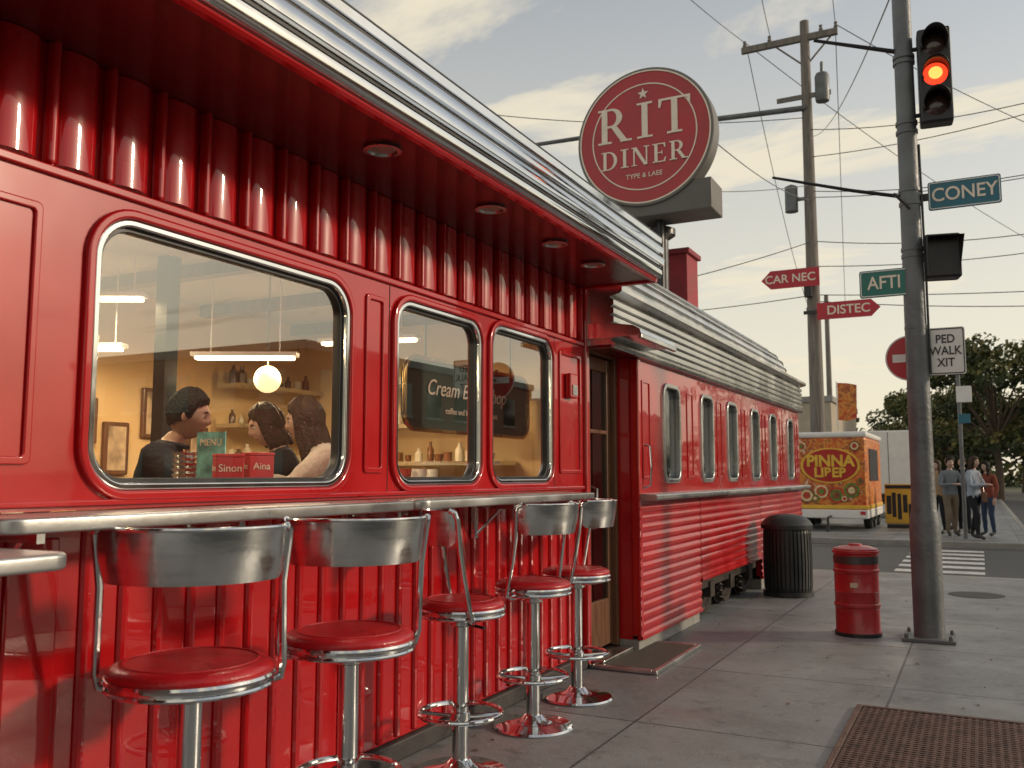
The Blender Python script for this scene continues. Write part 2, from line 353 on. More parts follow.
plate("board_frame",bs,GOLD,rr(4.24,5.84,1.60,2.05,.12,8),[rr(4.265,5.815,1.625,2.025,.1,8)],-2.9,-2.875,.008)
text("board_text",bs,CREAM,"Cream Bistroshop",.135,(-2.893,4.99,1.87),(R(90),0,R(90)),.002,1.0,shear=.3)
text("board_text_small",bs,CREAM,"coffee and kitchen    breakfast",.055,(-2.893,5.04,1.74),(R(90),0,R(90)),.002)
tube("board_cord",bs,BLACK,[(-2.91,4.5,2.04),(-2.91,4.5,2.6)],.006);tube("board_cord",bs,BLACK,[(-2.91,5.6,2.04),(-2.91,5.6,2.6)],.006)
# lights inside
def arealamp(par,loc,sx_,sy_,en,c=(1,.72,.40)):
    li=bpy.data.lights.new("lamp",'AREA');li.shape='RECTANGLE';li.size=sx_;li.size_y=sy_;li.energy=en;li.color=c;lo=bpy.data.objects.new("lamp",li);col.objects.link(lo);lo.location=loc;lo.parent=par
for x,y,l,z,an,en in ((-3.96,4.1,.30,2.05,62,22),(-4.66,3.62,.13,2.09,62,9),(-4.4,3.5,.16,2.35,62,9),(-3.7,5.0,.35,2.25,80,24),(-3.7,1.0,.6,2.2,0,16),(-3.7,2.3,.25,2.48,0,20)):
    sl_=E("strip_light",(x,y,z),-R(an),D)
    bm=bmesh.new();abox(bm,-.035,.035,-l,l,0,.02);fin(bm,"diffuser",sl_,LAMPW,bevel=.006)
    bm=bmesh.new();abox(bm,-.05,.05,-l-.02,l+.02,.021,.045)
    if z<2.4:atube(bm,[(0,-l*.7,.04),(0,-l*.7,2.6-z)],.004,6);atube(bm,[(0,l*.7,.04),(0,l*.7,2.6-z)],.004,6)
    fin(bm,"housing",sl_,WHITE);arealamp(sl_,(0,0,-.01),.12,2*l,en)
fill_e=E("added_table_fill",(-2.85,3.15,2.585),0,D);lathe("ring",fill_e,WHITE,[(.07,.012),(.09,.012),(.09,0),(.07,0)],24);lathe("fill_glow_disc",fill_e,LAMPW,[(.068,.008),(0,.004)],20);arealamp(fill_e,(0,0,-.01),.13,.13,14,(1,.84,.64))  # invented fill lamp in the ceiling, added to light the diners' faces
bm=bmesh.new();bmesh.ops.create_uvsphere(bm,u_segments=24,v_segments=16,radius=.082,matrix=Matrix.Translation((-3.84,4.17,1.93)));fin(bm,"globe_lamp",D,M("globe_glass",(1,.9,.7),.3,emit=1.6,ecol=(1,.72,.36)),True)
tube("globe_cord",D,BLACK,[(-3.84,4.17,2.01),(-3.84,4.17,2.6)],.004)
T=E("dining_table",(0,0,0))
plate("top",T,WOOD,rr(-3.15,-2.62,2.35,3.62,.04),[],1.235,1.27,.006,axis='Z')
tube("leg",T,CHROME,[(-2.9,3.0,.53),(-2.9,3.0,1.234)],.03);lathe("foot",T,CHROME,[(0,0),(.2,0),(.2,.015),(.04,.03),(.0,.03)],24,(-2.9,3.0,.501))
REDBOX=M("red_carton",(.50,.02,.03),.5);CARD=M("cream_card",(.6,.5,.35),.6)
def carton(x,y,rz,t,h):
    r=E("carton_box",(x,y,1.271),rz);box("body",r,REDBOX,-.045,.045,-.055,.055,0,h,.004);box("lid",r,REDBOX,-.047,.047,-.057,.057,h+.0005,h+.014,.003)
    text("label",r,CREAM,t,.042,(.0465,0,h-.045),(R(90),0,R(90)),.001)
    text("label2",r,CREAM,t,.036,(0,-.0565,h-.045),(R(90),0,0),.001)
carton(-2.72,2.74,R(-35),"Sinon",.15);carton(-2.74,2.93,R(-25),"Aina",.16)
mc=E("menu_card",(-2.88,2.80,1.271),R(5));plate("card",mc,M("menu_print",(.14,.40,.42),.4,var=.7,vscale=14),[(-.075,0),(.075,0),(.075,.26),(-.075,.26)],[],-.002,.002,axis='Y');text("menu_text",mc,CREAM,"MENU",.042,(0,-.003,.215),ext=.001)
gs=E("stack_of_cups",(-2.74,2.53,1.271));bm=bmesh.new()
for k in range(8):alathe(bm,[(.036,k*.021),(.046,k*.021+.016),(.047,k*.021+.020),(.036,k*.021+.021)],24)
fin(bm,"cups",gs,STEEL,True)
# door
DR=E("entrance_door",parent=D)
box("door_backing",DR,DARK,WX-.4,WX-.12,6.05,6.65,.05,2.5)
bm=bmesh.new()
for a in ((6.047,6.095,.06,2.30),(6.605,6.655,.06,2.30),(6.097,6.603,2.25,2.30)):abox(bm,WX-.1,WX+.01,*a)
fin(bm,"door_frame",DR,WOOD,bevel=.006)
bm=bmesh.new()
for a in ((6.10,6.17,.08,2.24),(6.53,6.60,.08,2.24),(6.171,6.529,2.14,2.24),(6.171,6.529,.08,.42),(6.171,6.529,1.04,1.13),(6.171,6.529,1.66,1.69)):abox(bm,WX-.07,WX-.03,*a)
fin(bm,"door_leaf",DR,WOOD,bevel=.006)
plate("door_glass",DR,GLASS2,[(6.165,.41),(6.535,.41),(6.535,2.15),(6.165,2.15)],[],WX-.05,WX-.05)
tube("door_handle",DR,CHROME,[(WX-.02,6.14,.95),(WX+.04,6.14,.97),(WX+.04,6.14,1.25),(WX-.02,6.14,1.27)],.01)
box("door_header",DR,RED,WX-.1,WX+.02,6.047,6.655,2.302,2.70,.01)
box("threshold",DR,ALU,WX-.1,WX+.12,6.05,6.65,0,.055,.01)
loft("door_canopy",DR,STEEL,[(-2.5,2.44),(-2.3,2.435),(-2.14,2.41),(-2.09,2.38),(-2.08,2.35),(-2.11,2.335),(-2.5,2.33)],6.0,6.80,cap=True)
box("canopy_lip",DR,ALU,-2.1,-2.07,5.99,6.81,2.31,2.345,.006)
mt=E("bar_table",(-2.13,.95,0));plate("top",mt,CTR,rr(-.34,.24,-.7,.48,.05),[],1.13,1.17,.01,axis='Z')
tube("column",mt,CHROME,[(0,0,.02),(0,0,1.13)],.035);lathe("base",mt,CHROME,[(0,.0),(.22,.0),(.22,.012),(.06,.05),(.0,.05)],30)
# ------------------------------------------------------------------ dining car
C=E("railway_dining_car")
CX=-2.35;Y0=6.665;Y1=13.75
fw=[(7.32,7.74),(8.47,8.87),(9.48,9.87),(10.6,10.98),(11.64,12.01),(12.83,13.2)]
plate("side_panel",C,RED,[(Y0,1.16),(Y1,1.16),(Y1,2.27),(Y0,2.27)],[rr(a,b,1.31,2.10,.09) for a,b in fw],CX-.06,CX)
for a,b in fw:
    plate("window_frame",C,ALU,rr(a-.03,b+.03,1.28,2.13,.115),[rr(a+.01,b-.01,1.32,2.09,.08)],CX-.04,CX+.02,.008)
    plate("window_glass",C,PGLASS,rr(a,b,1.31,2.10,.09),[],CX-.03,CX-.03)
for yy in [Y0+.2,8.1,9.15,10.22,11.3,12.4,13.5]:
    plate("embossed_panel",C,RED,rr(yy-.1,yy+.1,1.32,2.1,.02,4),[rr(yy-.08,yy+.08,1.34,2.08,.012,4)],CX-.004,CX+.008,.003)
box("front_end_wall",C,RED,-5.0,CX-.062,Y0,Y0+.06,.1,2.66);box("rear_end_wall",C,RED,-5.0,CX-.062,Y1-.06,Y1,.1,2.66)
box("back_side",C,RED,-5.06,-5.0,Y0,Y1,.1,2.66);box("front_corner_post",C,RED,CX-.06,CX+.016,Y0-.012,Y0+.05,.13,2.26,.012)
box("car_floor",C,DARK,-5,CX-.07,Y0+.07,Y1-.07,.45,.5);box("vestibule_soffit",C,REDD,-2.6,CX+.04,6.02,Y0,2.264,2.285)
loft("ledge",C,CTR,[(CX,1.15),(CX+.14,1.155),(CX+.15,1.17),(CX+.15,1.19),(CX+.14,1.2),(CX,1.205)],Y0+.0,Y1,cap=True)
def corr(z0,z1,pitch=.075,amp=.017,x=CX+.0):
    pr=[];n=int((z1-z0)/pitch*8)
    for i in range(n+1):
        z=z0+(z1-z0)*i/n;pr.append((x+amp*abs(math.sin((z)*math.pi/pitch))**.7,z))
    return pr
for a,b,z0 in ((Y0-.008,8.35,.13),(8.36,10.95,.40),(10.96,Y1,.16)):
    loft("corrugated_skirt",C,RED2,corr(z0,1.145),a,b-.01,ang=60)
    box("skirt_backing",C,RED2,CX-.06,CX-.003,a+.003,b-.013,z0,1.148)
    box("skirt_rail",C,RED2,CX-.02,CX+.025,a,b-.01,z0-.03,z0,.004)
box("car_plinth",C,KERB,CX-.25,CX-.01,Y0,8.34,0,.10,.01);box("car_plinth",C,KERB,CX-.25,CX-.01,11.0,Y1,0,.12,.01)
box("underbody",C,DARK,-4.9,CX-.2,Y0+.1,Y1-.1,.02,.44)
WH=M("rusty_steel",(.05,.04,.035),.6,.6,0,.4,8)
bm=bmesh.new()
for y in (8.85,9.65,10.5):
    mt4=Matrix.Translation((CX-.14,y,.26))@Matrix.Rotation(R(90),4,'Y')
    alathe(bm,[(0,.05),(.05,.05),(.06,.03),(.17,.02),(.19,.05),(.235,.05),(.24,-.02),(.27,-.03),(.27,-.05),(0,-.05)],28,mat=mt4)
fin(bm,"bogie_wheels",C,WH,True)
bm=bmesh.new();abox(bm,CX-.09,CX-.04,8.5,10.85,.27,.34)
for y in (8.85,9.65,10.5):abox(bm,CX-.1,CX-.02,y-.08,y+.08,.17,.32)
for y in (9.25,10.08):
    atube(bm,[(CX-.06+.03*math.sin(k*.9),y+.05*math.cos(k*.9),.10+k*.009) for k in range(22)],.01,6)
fin(bm,"bogie_frame",C,WH,bevel=.008)
def roofprof():
    p=[(CX,2.262),(CX+.05,2.262),(CX+.06,2.275),(CX+.06,2.30),(CX+.03,2.315)]
    z=2.32
    for i in range(5):
        p+=[(CX+.03,z),(CX+.055,z+.01),(CX+.055,z+.045),(CX+.03,z+.055)];z+=.062
    p+=[(CX+.03,2.64),(CX+.10,2.655),(CX+.12,2.67),(CX+.12,2.70),(CX+.09,2.715),(CX-.02,2.74)]
    for t in range(0,91,10):
        p.append((CX-.05-1.25*(1-math.cos(R(t))),2.75+.62*math.sin(R(t))**.9 if t else 2.75))
    p.append((-3.7-.0,3.37))
    return p
rp=roofprof()
full=rp+[(-7.35-x,z) for x,z in rp[::-1]][1:]
def endscale(y):return math.sqrt(max(0,1-((y-(Y1-.7))/.76)**2)) if y>Y1-.7 else 1
def rpt(x,y,z):
    s=endscale(y);return (-3.675+(x+3.675)*(1 if z<2.72 else (.25*s+.75)),y,z if z<2.72 else 2.72+(z-2.72)*s)
bm=bmesh.new();rings=[]
ys=[6.03,Y0]+[Y0+.5+i*.8 for i in range(8)]
ys=[y for y in ys if y<Y1-.8]+[Y1-.7+.75*math.sin(R(t)) for t in range(0,91,10)]
for y in ys:rings.append([bm.verts.new(rpt(x,y,z)) for x,z in full])
for a,b in zip(rings,rings[1:]):
    for i in range(len(full)-1):bm.faces.new([a[i],a[i+1],b[i+1],b[i]])
for r in (rings[0],rings[-1]):bm.faces.new([bm.verts.new(v.co) for v in r])
fin(bm,"roof",C,ALUR,True,ang=40)
bm=bmesh.new()
for i in range(5):
    z=2.3765+i*.062-.0015;abox(bm,CX+.02,CX+.036,6.04,Y1-.05,z,z+.006)
fin(bm,"roof_band_grooves",C,BLACK)
bm=bmesh.new()
for t in (8,17,26,36,47):
    x=CX-.05-1.25*(1-math.cos(R(t)));z=2.75+.62*math.sin(R(t))**.9
    atube(bm,[Vector(rpt(x,y,z))+Vector((.004,0,.005)) for y in [6.04]+ys[1:-1]],.012,8)
fin(bm,"roof_ribs",C,CHROME,True)
tube("grab_rail",C,CHROME,[(CX,6.80,1.25),(CX+.05,6.80,1.27),(CX+.06,6.80,1.42),(CX+.05,6.80,1.57),(CX,6.80,1.59)],.011)
ch=E("roof_chimney",(-3.5,11.4,0));box("stack",ch,M("chimney_red",(.30,.03,.04),.7,var=.2,bump=.3),-.27,.27,-.25,.25,3.2,4.2,.01);box("cap",ch,M("chimney_red2",(.25,.03,.04),.7),-.31,.31,-.29,.29,4.201,4.27,.01)
vp=E("roof_vent",(-3.46,10.78,0));lathe("pipe",vp,BLACK,[(.1,3.2),(.1,4.35),(.06,4.36)],20);lathe("hood",vp,BLACK,[(.1,4.3),(.19,4.36),(.19,4.44),(.12,4.47),(0,4.48)],24)
# ------------------------------------------------------------------ round sign
S=E("diner_roof_sign",(-3.49,10.40,5.50))
RY=Matrix.Rotation(R(90),4,'X')
lathe("drum",S,M("sign_edge",(.16,.15,.14),.5,.4,dirt=.3),[(0,-.13),(.86,-.13),(.875,-.12),(.875,.12),(.865,.13),(.84,.13)],96,mat=RY)
lathe("face",S,SIGNR,[(.845,.126),(.0,.127)],96,mat=RY)
lathe("outer_ring",S,CREAM,[(.842,.128),(.842,.136),(.825,.136),(.825,.128)],96,mat=RY)
lathe("inner_ring",S,CREAM,[(.675,.128),(.675,.134),(.660,.134),(.660,.128)],96,mat=RY)
def rect(x0,y0,x1,y1):return [(x0,y0),(x1,y0),(x1,y1),(x0,y1)]
def arcs(cx,cy,ro,so,ri,si,a0=-90,a1=90,n=14):
    out=[]
    for i in range(n):
        t0=R(a0+(a1-a0)*i/n);t1=R(a0+(a1-a0)*(i+1)/n)
        out.append([(cx+ri*math.cos(t0),cy+si*math.sin(t0)),(cx+ro*math.cos(t0),cy+so*math.sin(t0)),(cx+ro*math.cos(t1),cy+so*math.sin(t1)),(cx+ri*math.cos(t1),cy+si*math.sin(t1))])
    return out
LT={'I':(.42,[rect(.13,0,.29,1),rect(0,0,.42,.055),rect(0,.945,.42,1)]),
'T':(.84,[rect(.34,0,.50,1),rect(.22,0,.62,.055),rect(0,.94,.84,1),[(0,.76),(.05,.76),(.09,.945),(0,.945)],[(.79,.76),(.84,.76),(.84,.945),(.75,.945)]]),
'R':(.92,[rect(.1,0,.26,1),rect(0,0,.38,.055),rect(0,.945,.3,1),rect(.26,.94,.37,1),rect(.26,.45,.40,.51)]+arcs(.37,.725,.31,.275,.15,.215)+[[(.36,.47),(.53,.47),(.84,.0),(.65,0)],rect(.62,0,.94,.055)]),
'D':(.88,[rect(.1,0,.26,1),rect(0,0,.3,.055),rect(0,.945,.3,1),rect(.26,.94,.36,1),rect(.26,0,.36,.06)]+arcs(.36,.5,.48,.5,.31,.44)),
'N':(.95,[rect(.1,0,.17,1),rect(.76,0,.83,1),[(.08,1),(.27,1),(.83,0),(.66,0)],rect(0,0,.28,.05),rect(.65,.95,.94,1),rect(0,.95,.2,1)]),
'E':(.72,[rect(.1,0,.26,1),rect(0,0,.66,.055),rect(0,.945,.64,1),rect(.26,.48,.5,.53),[(.64,0),(.70,.24),(.65,.24),(.56,.05)],[(.56,.95),(.62,.76),(.67,.76),(.66,1)],rect(.47,.4,.51,.61)])}
def serif(parent,word,h,cx,cz,yf,gap=.16,sx=1):
    w=sum(LT[c][0] for c in word)+gap*(len(word)-1);bm=bmesh.new();x=-w/2;k=0
    for c in word:
        for poly in LT[c][1]:
            k+=1;y=yf-.006-.0002*k
            pts=[(cx+(x+p[0])*h*sx,cz+p[1]*h) for p in poly]
            f=[bm.verts.new((a,y,b)) for a,b in pts];g=[bm.verts.new((a,yf,b)) for a,b in pts]
            bm.faces.new(f)
            for i in range(len(f)):bm.faces.new([f[i],f[i-1],g[i-1],g[i]])
        x+=LT[c][0]+gap
    fin(bm,"letters_"+word.lower(),parent,CREAM)
serif(S,"RIT",.45,0,-.02,-.127,.17,1.05);serif(S,"DINER",.235,0,-.36,-.127,.16,1.04)
bm=bmesh.new();sp=[bm.verts.new((0+(.075 if i%2==0 else .03)*math.sin(R(36*i)),-.133,.545+(.075 if i%2==0 else .03)*math.cos(R(36*i)))) for i in range(10)];bm.faces.new(sp);fin(bm,"star",S,CREAM)
text("arc_text",S,CREAM,"TYPE & LAEE",.085,(0,-.13,-.49),ext=.003)
bm=bmesh.new();abox(bm,-.5,.82,-.1,.42,-1.0,-.62);fin(bm,"support_box",S,M("sign_mount",(.14,.13,.12),.6,.3,dirt=.4),bevel=.015)
bm=bmesh.new()
for x in (-.35,.1):
    atube(bm,[(x,.15,-1.0),(x,.15,-2.25)],.05,10);
atube(bm,[(-.35,.15,-1.05),(.1,.15,-2.1)],.02,8);atube(bm,[(.1,.15,-1.05),(-.35,.15,-2.1)],.02,8);abox(bm,-.1,.1,.14,.24,-.7,.6)
fin(bm,"support_frame",S,BLACK,True)
# ------------------------------------------------------------------ stools
def stool(x,y,rs,back,seatz=.77,btop=1.19):
    s=E("bar_stool",(x,y,0))
    lathe("base_plate",s,CHROME,[(0,0),(.215,0),(.218,.006),(.21,.016),(.13,.03),(.07,.045),(.045,.07),(.0,.07)],48)
    tube("column",s,CHROME,[(0,0,.05),(0,0,.69)],.037,24);lathe("collar",s,STEEL,[(.037,.655),(.055,.665),(.06,.69),(.0,.69)],24)
    tube("foot_ring",s,CHROME,[(.19*math.cos(k*math.pi/20),.19*math.sin(k*math.pi/20),.27) for k in range(40)],.0115,10,True)
    bm=bmesh.new()
    for k in range(4):
        a=k*math.pi/2+.4;atube(bm,[(.03*math.cos(a),.03*math.sin(a),.255),(.1*math.cos(a),.1*math.sin(a),.26),(.188*math.cos(a),.188*math.sin(a),.27)],.009,8)
    alathe(bm,[(.037,.235),(.045,.24),(.045,.275),(.037,.28)],24)
    fin(bm,"foot_ring_spokes",s,CHROME,True)
    z=seatz
    lathe("seat_pan",s,CHROME,[(0,z-.085),(rs*.55,z-.085),(rs*.9,z-.07),(rs+.004,z-.062),(rs+.008,z-.056),(rs+.004,z-.05),(rs-.004,z-.048),(rs-.004,z-.042),(rs+.006,z-.038),(rs+.010,z-.03),(rs+.006,z-.022),(rs-.01,z-.018)],64)
    lathe("seat_cushion",s,VINYL,[(rs-.006,z-.03),(rs+.002,z-.018),(rs,z-.006),(rs-.015,z+.006),(rs-.04,z+.013),(rs-.05,z+.011),(rs*.5,z+.018),(0,z+.02)],64,ang=60)
    tube("cushion_piping",s,VINYL,[((rs-.045)*math.cos(k*math.pi/24),(rs-.045)*math.sin(k*math.pi/24),z+.012) for k in range(48)],.004,6,True)
    def pol(a,r,zz):
        t=back+a;return Vector((r*math.cos(t),r*math.sin(t),zz))
    bm=bmesh.new();n=28;rb=rs+.015;g=[]
    A=R(72);hb=.155
    for layer in (0,1):
        gg=[]
        for j in range(7):
            row=[]
            for i in range(n+1):
                a=-A+2*A*i/n;e=abs(a)/A;q=max(0,(e-.88)/.12);hh=hb*(1-.25*(1-math.sqrt(max(0,1-q*q))))
                zz=btop-hb/2+(j/6-.5)*hh;lean=.03*(zz-1.0)/.2
                row.append(bm.verts.new(pol(a,rb+lean+(.006 if layer else 0)+.004*math.sin(j/6*math.pi),zz)))
            gg.append(row)
        g.append(gg)
    for layer in (0,1):
        for j in range(6):
            for i in range(n):bm.faces.new([g[layer][j][i],g[layer][j][i+1],g[layer][j+1][i+1],g[layer][j+1][i]])
    rim0=[g[0][0][i] for i in range(n+1)]+[g[0][j][n] for j in range(1,7)]+[g[0][6][i] for i in range(n-1,-1,-1)]+[g[0][j][0] for j in range(5,0,-1)]
    rim1=[g[1][0][i] for i in range(n+1)]+[g[1][j][n] for j in range(1,7)]+[g[1][6][i] for i in range(n-1,-1,-1)]+[g[1][j][0] for j in range(5,0,-1)]
    for i in range(len(rim0)):bm.faces.new([rim0[i-1],rim0[i],rim1[i],rim1[i-1]])
    fin(bm,"back_band",s,STEEL,True,ang=50)
    for sg in (-1,1):
        pts=[pol(sg*R(100),rs*.55,z-.075),pol(sg*R(96),rs*.9,z-.072),pol(sg*R(92),rs+.022,z-.055),pol(sg*R(88),rs+.028,z-.01),pol(sg*R(82),rs+.026,z+.12),pol(sg*R(77),rb+.012,btop-.17),pol(sg*R(74.5),rb+.028,btop-.04),pol(sg*R(72),rb+.033,btop-.008),pol(sg*R(66),rb+.034,btop+.004)]
        tube("back_frame_tube",s,CHROME,pts,.0125,10)
    tube("back_top_rail",s,CHROME,[pol(R(-68+136*i/24),rb+.033,btop+.004) for i in range(25)],.007,8)
    tube("swivel_lever",s,BLACK,[pol(R(120),.05,z-.1),pol(R(120),rs*.8,z-.105)],.007)
    return s
stool(-2.19,2.08,.245,R(-46));stool(-2.10,2.75,.235,R(-38));stool(-2.16,3.66,.20,R(-138));stool(-2.20,4.5,.205,R(-10));stool(-2.24,5.19,.205,R(15))
# ------------------------------------------------------------------ door mat, grate
m_=E("door_mat");box("mat",m_,M("coir_mat",(.09,.07,.055),.95,0,0,.3,60,.8,200),-2.46,-2.04,6.04,7.05,.002,.028,.004)
bm=bmesh.new()
for a in ((-2.50,-2.462,6.0,7.09),(-2.038,-2.0,6.0,7.09),(-2.461,-2.039,6.0,6.038),(-2.461,-2.039,7.052,7.09)):abox(bm,*a,.001,.032)
fin(bm,"metal_frame",m_,ALU,bevel=.006)
g_=E("pavement_grate");RUST=M("rusty_iron",(.13,.08,.065),.7,.3,0,.35,12,.4,60)
box("pit",g_,DARK,-.68,.75,4.15,5.72,.001,.004)
bm=bmesh.new();x=-.66
while x<.74:abox(bm,x,x+.016,4.17,5.70,.005,.016);x+=.036
y=4.18
while y<5.69:abox(bm,-.665,.735,y,y+.016,.005,.0175);y+=.036
fin(bm,"bars",g_,RUST)
bm=bmesh.new()
for a in ((-.70,-.67,4.13,5.74),(.74,.77,4.13,5.74),(-.669,.739,4.13,4.165),(-.669,.739,5.705,5.74)):abox(bm,*a,.001,.02)
fin(bm,"frame",g_,RUST,bevel=.003)
# ------------------------------------------------------------------ bins
tb=E("litter_bin",(-1.98,10.62,0));BIN=M("bin_dark_green",(.025,.03,.03),.45,.1,0,.25,6,.1,30,dirt=.15)
lathe("inner_drum",tb,BLACK,[(0,.02),(.23,.02),(.245,.06),(.25,.74),(.0,.74)],40)
bm=bmesh.new()
for k in range(36):
    a=k*math.pi/18;mt5=Matrix.Rotation(a,4,'Z');prof_=[(.245,.04),(.262,.10),(.268,.4),(.262,.7),(.25,.76)]
    for p,q in zip(prof_,prof_[1:]):
        vs=[bm.verts.new(mt5@Vector(v)) for v in [(p[0],-.014,p[1]),(p[0],.014,p[1]),(q[0],.014,q[1]),(q[0],-.014,q[1]),(p[0]-.015,-.014,p[1]),(p[0]-.015,.014,p[1]),(q[0]-.015,.014,q[1]),(q[0]-.015,-.014,q[1])]]
        for f in ((0,1,2,3),(0,3,7,4),(1,5,6,2)):bm.faces.new([vs[i] for i in f])
fin(bm,"slats",tb,BIN)
lathe("bands",tb,BIN,[(.25,.0),(.275,.0),(.277,.05),(.25,.055)],40);lathe("lid",tb,BIN,[(.25,.74),(.282,.745),(.285,.79),(.27,.81),(.25,.84),(.19,.885),(.1,.905),(0,.91)],40)
rb_=E("red_barrel_bin",(-.98,8.3,0));BR=M("barrel_red",(.36,.012,.015),.4,0,.3,.2,5,.15,20,dirt=.4)
lathe("drum",rb_,BR,[(0,.0),(.175,.0),(.185,.015),(.185,.03),(.178,.04),(.178,.235),(.186,.245),(.186,.265),(.178,.275),(.178,.36),(.183,.368),(.178,.376),(.178,.52),(.186,.53),(.186,.55),(.178,.56),(.178,.68),(.19,.69),(.19,.71),(.182,.715)],48)
lathe("lid",rb_,BR,[(.182,.71),(.18,.725),(.12,.745),(.06,.75),(.05,.765),(0,.768)],40);lathe("band",rb_,M("barrel_band",(.08,.07,.07),.4,.6),[(.179,.60),(.1825,.602),(.1825,.665),(.179,.667)],48)
lathe("base",rb_,BLACK,[(.176,.0),(.19,.0),(.19,.03),(.187,.032)],40);plate("label",rb_,CARD,rr(-.03,.03,.41,.45,.008,3),[],-.183,-.180,axis='Y')
# ------------------------------------------------------------------ traffic pole
P=E("traffic_signal_pole",(-.43,8.33,0))
lathe("pole",P,POLEM,[(.12,0),(.12,.9),(.115,1.0),(.1,1.06),(.095,1.2),(.083,3.4),(.072,6.6),(0,6.62)],32)
bm=bmesh.new();abox(bm,-.2,.2,-.2,.2,.002,.028)
for sx in (-1,1):
    for sy in (-1,1):alathe(bm,[(.018,.028),(.018,.06),(0,.065)],6,(sx*.165,sy*.165,0))
fin(bm,"base_plate",P,POLEM,bevel=.004)
bm=bmesh.new()
for z in (4.32,4.4,3.22,3.28,2.2,2.6,4.95,5.0,3.68,3.8):
    alathe(bm,[(.078,z-.015),(.090,z-.015),(.090,z+.015),(.078,z+.015)],20)
fin(bm,"clamps",P,POLEM,True)
H_=E("traffic_light",(-.19,8.30,4.76),R(6))
box("housing",H_,BLACK,-.13,.13,-.08,.09,-.42,.42,.02)
for k,(z,mm) in enumerate(((.27,LENSOFF),(0,REDLIT),(-.27,LENSOFF))):
    lathe("lens",H_,mm,[(.098,.08),(.07,.10),(0,.11)],28,mat=Matrix.Translation((0,0,z))@RY)
    if mm is REDLIT:lathe("lens_core",H_,REDHOT,[(.055,.107),(0,.113)],20,mat=Matrix.Translation((0,0,z))@RY)
    bm=bmesh.new();n=20
    v0=[];v1=[]
    for i in range(n+1):
        a=R(-25+230*i/n);v0.append(bm.verts.new((.108*math.cos(a),-.078,z+.108*math.sin(a))));l=.2*(.45+.55*max(0,math.sin(a)));v1.append(bm.verts.new((.108*math.cos(a),-.08-l,z+.108*math.sin(a)-.01)))
    for i in range(n):bm.faces.new([v0[i],v0[i+1],v1[i+1],v1[i]])
    o=fin(bm,"visor",H_,BLACK,True);so=o.modifiers.new("s","SOLIDIFY");so.thickness=.006
bm=bmesh.new();atube(bm,[(-.23,.05,.3),(-.1,.05,.3)],.02,8);atube(bm,[(-.23,.05,-.3),(-.1,.05,-.3)],.02,8);fin(bm,"mounting",H_,BLACK,True)
bm=bmesh.new();atube(bm,[(0,0,5.05),(-.4,-.1,5.16),(-.72,-.2,5.24)],[.022,.018,.015],8);fin(bm,"upper_arm",P,BLACK,True)
bm=bmesh.new();atube(bm,[(0,0,3.74),(-.45,-.1,3.84),(-1.1,-.3,4.0)],[.018,.016,.012],8);atube(bm,[(0,-.09,3.62),(-.12,-.12,3.76)],.012,6);fin(bm,"lower_arm",P,BLACK,True)
tube("conduit",P,BLACK,[(.1,-.02,2.2),(.1,-.02,3.0),(.09,0,4.2)],.010)
def blade(name,loc,w,h,m,t,ts,rz=0,tc=CREAM,edge=WHITE,r=.02,arrow=None,sx=1):
    o=E(name,loc,rz)
    if arrow:out=arrow
    else:out=rr(-w/2,w/2,-h/2,h/2,r,5)
    plate("panel",o,m,out,[],-.006,.006,axis='Y')
    if edge and not arrow:plate("border",o,edge,rr(-w/2+.008,w/2-.008,-h/2+.008,h/2-.008,r,5),[rr(-w/2+.016,w/2-.016,-h/2+.016,h/2-.016,r*.7,5)],-.0095,-.0065,axis='Y')
    lines=t.split("\n")
    for i,l in enumerate(lines):
        text("lettering",o,tc,l,ts,(0,-.009,((len(lines)-1)/2-i)*ts*1.0),ext=.002,bold=ts*.012,sx=sx)
    return o
o=blade("street_name_sign",(-.01,8.42,3.75),.56,.25,TEAL,"CONEY",.165,sx=.9);box("bracket",o,BLACK,-.40,-.28,-.015,.02,-.03,.03,.003)
o=blade("street_name_sign",(-.66,8.28,3.0),.40,.24,GREEN,"AFTI",.16,sx=.85);box("bracket",o,BLACK,.2,.25,-.01,.02,-.03,.03,.003)
o=blade("regulatory_sign",(-.21,8.36,2.39),.30,.40,WHITE,"PED\nWALK\nXIT",.10,tc=BLACK,edge=BLACK,sx=.85);box("bracket",o,BLACK,-.2,-.14,.008,.04,-.02,.02,.003)
o=E("pedestrian_signal",(-.19,8.36,3.2),R(12));box("housing",o,BLACK,-.15,.13,-.06,.12,-.19,.19,.02)
bm=bmesh.new();vv=[bm.verts.new(p) for p in [(-.13,-.062,.17),(.11,-.062,.17),(.13,-.2,.14),(-.15,-.2,.14)]];bm.faces.new(vv);v2=[bm.verts.new(p) for p in [(-.15,-.2,.14),(-.13,-.062,.17),(-.13,-.062,-.17)]];bm.faces.new(v2);v3=[bm.verts.new(p) for p in [(.13,-.2,.14),(.11,-.062,.17),(.11,-.062,-.17)]];bm.faces.new(v3);fin(bm,"visor",o,BLACK)
box("bracket",o,BLACK,-.2,-.149,-.02,.03,-.03,.03)
o=E("no_entry_sign",(-.50,8.56,2.37));lathe("disc",o,M("signal_red",(.45,.02,.03),.4),[(0,-.004),(.2,-.004),(.2,.004),(0,.004)],48,mat=RY);lathe("rim",o,WHITE,[(.2,.0045),(.2,.007),(.188,.007),(.188,.0045)],48,mat=RY);box("bar",o,WHITE,-.14,.14,-.008,-.0052,-.035,.035);box("bracket_back",o,BLACK,.02,.06,-.15,.004,-.012,.012)
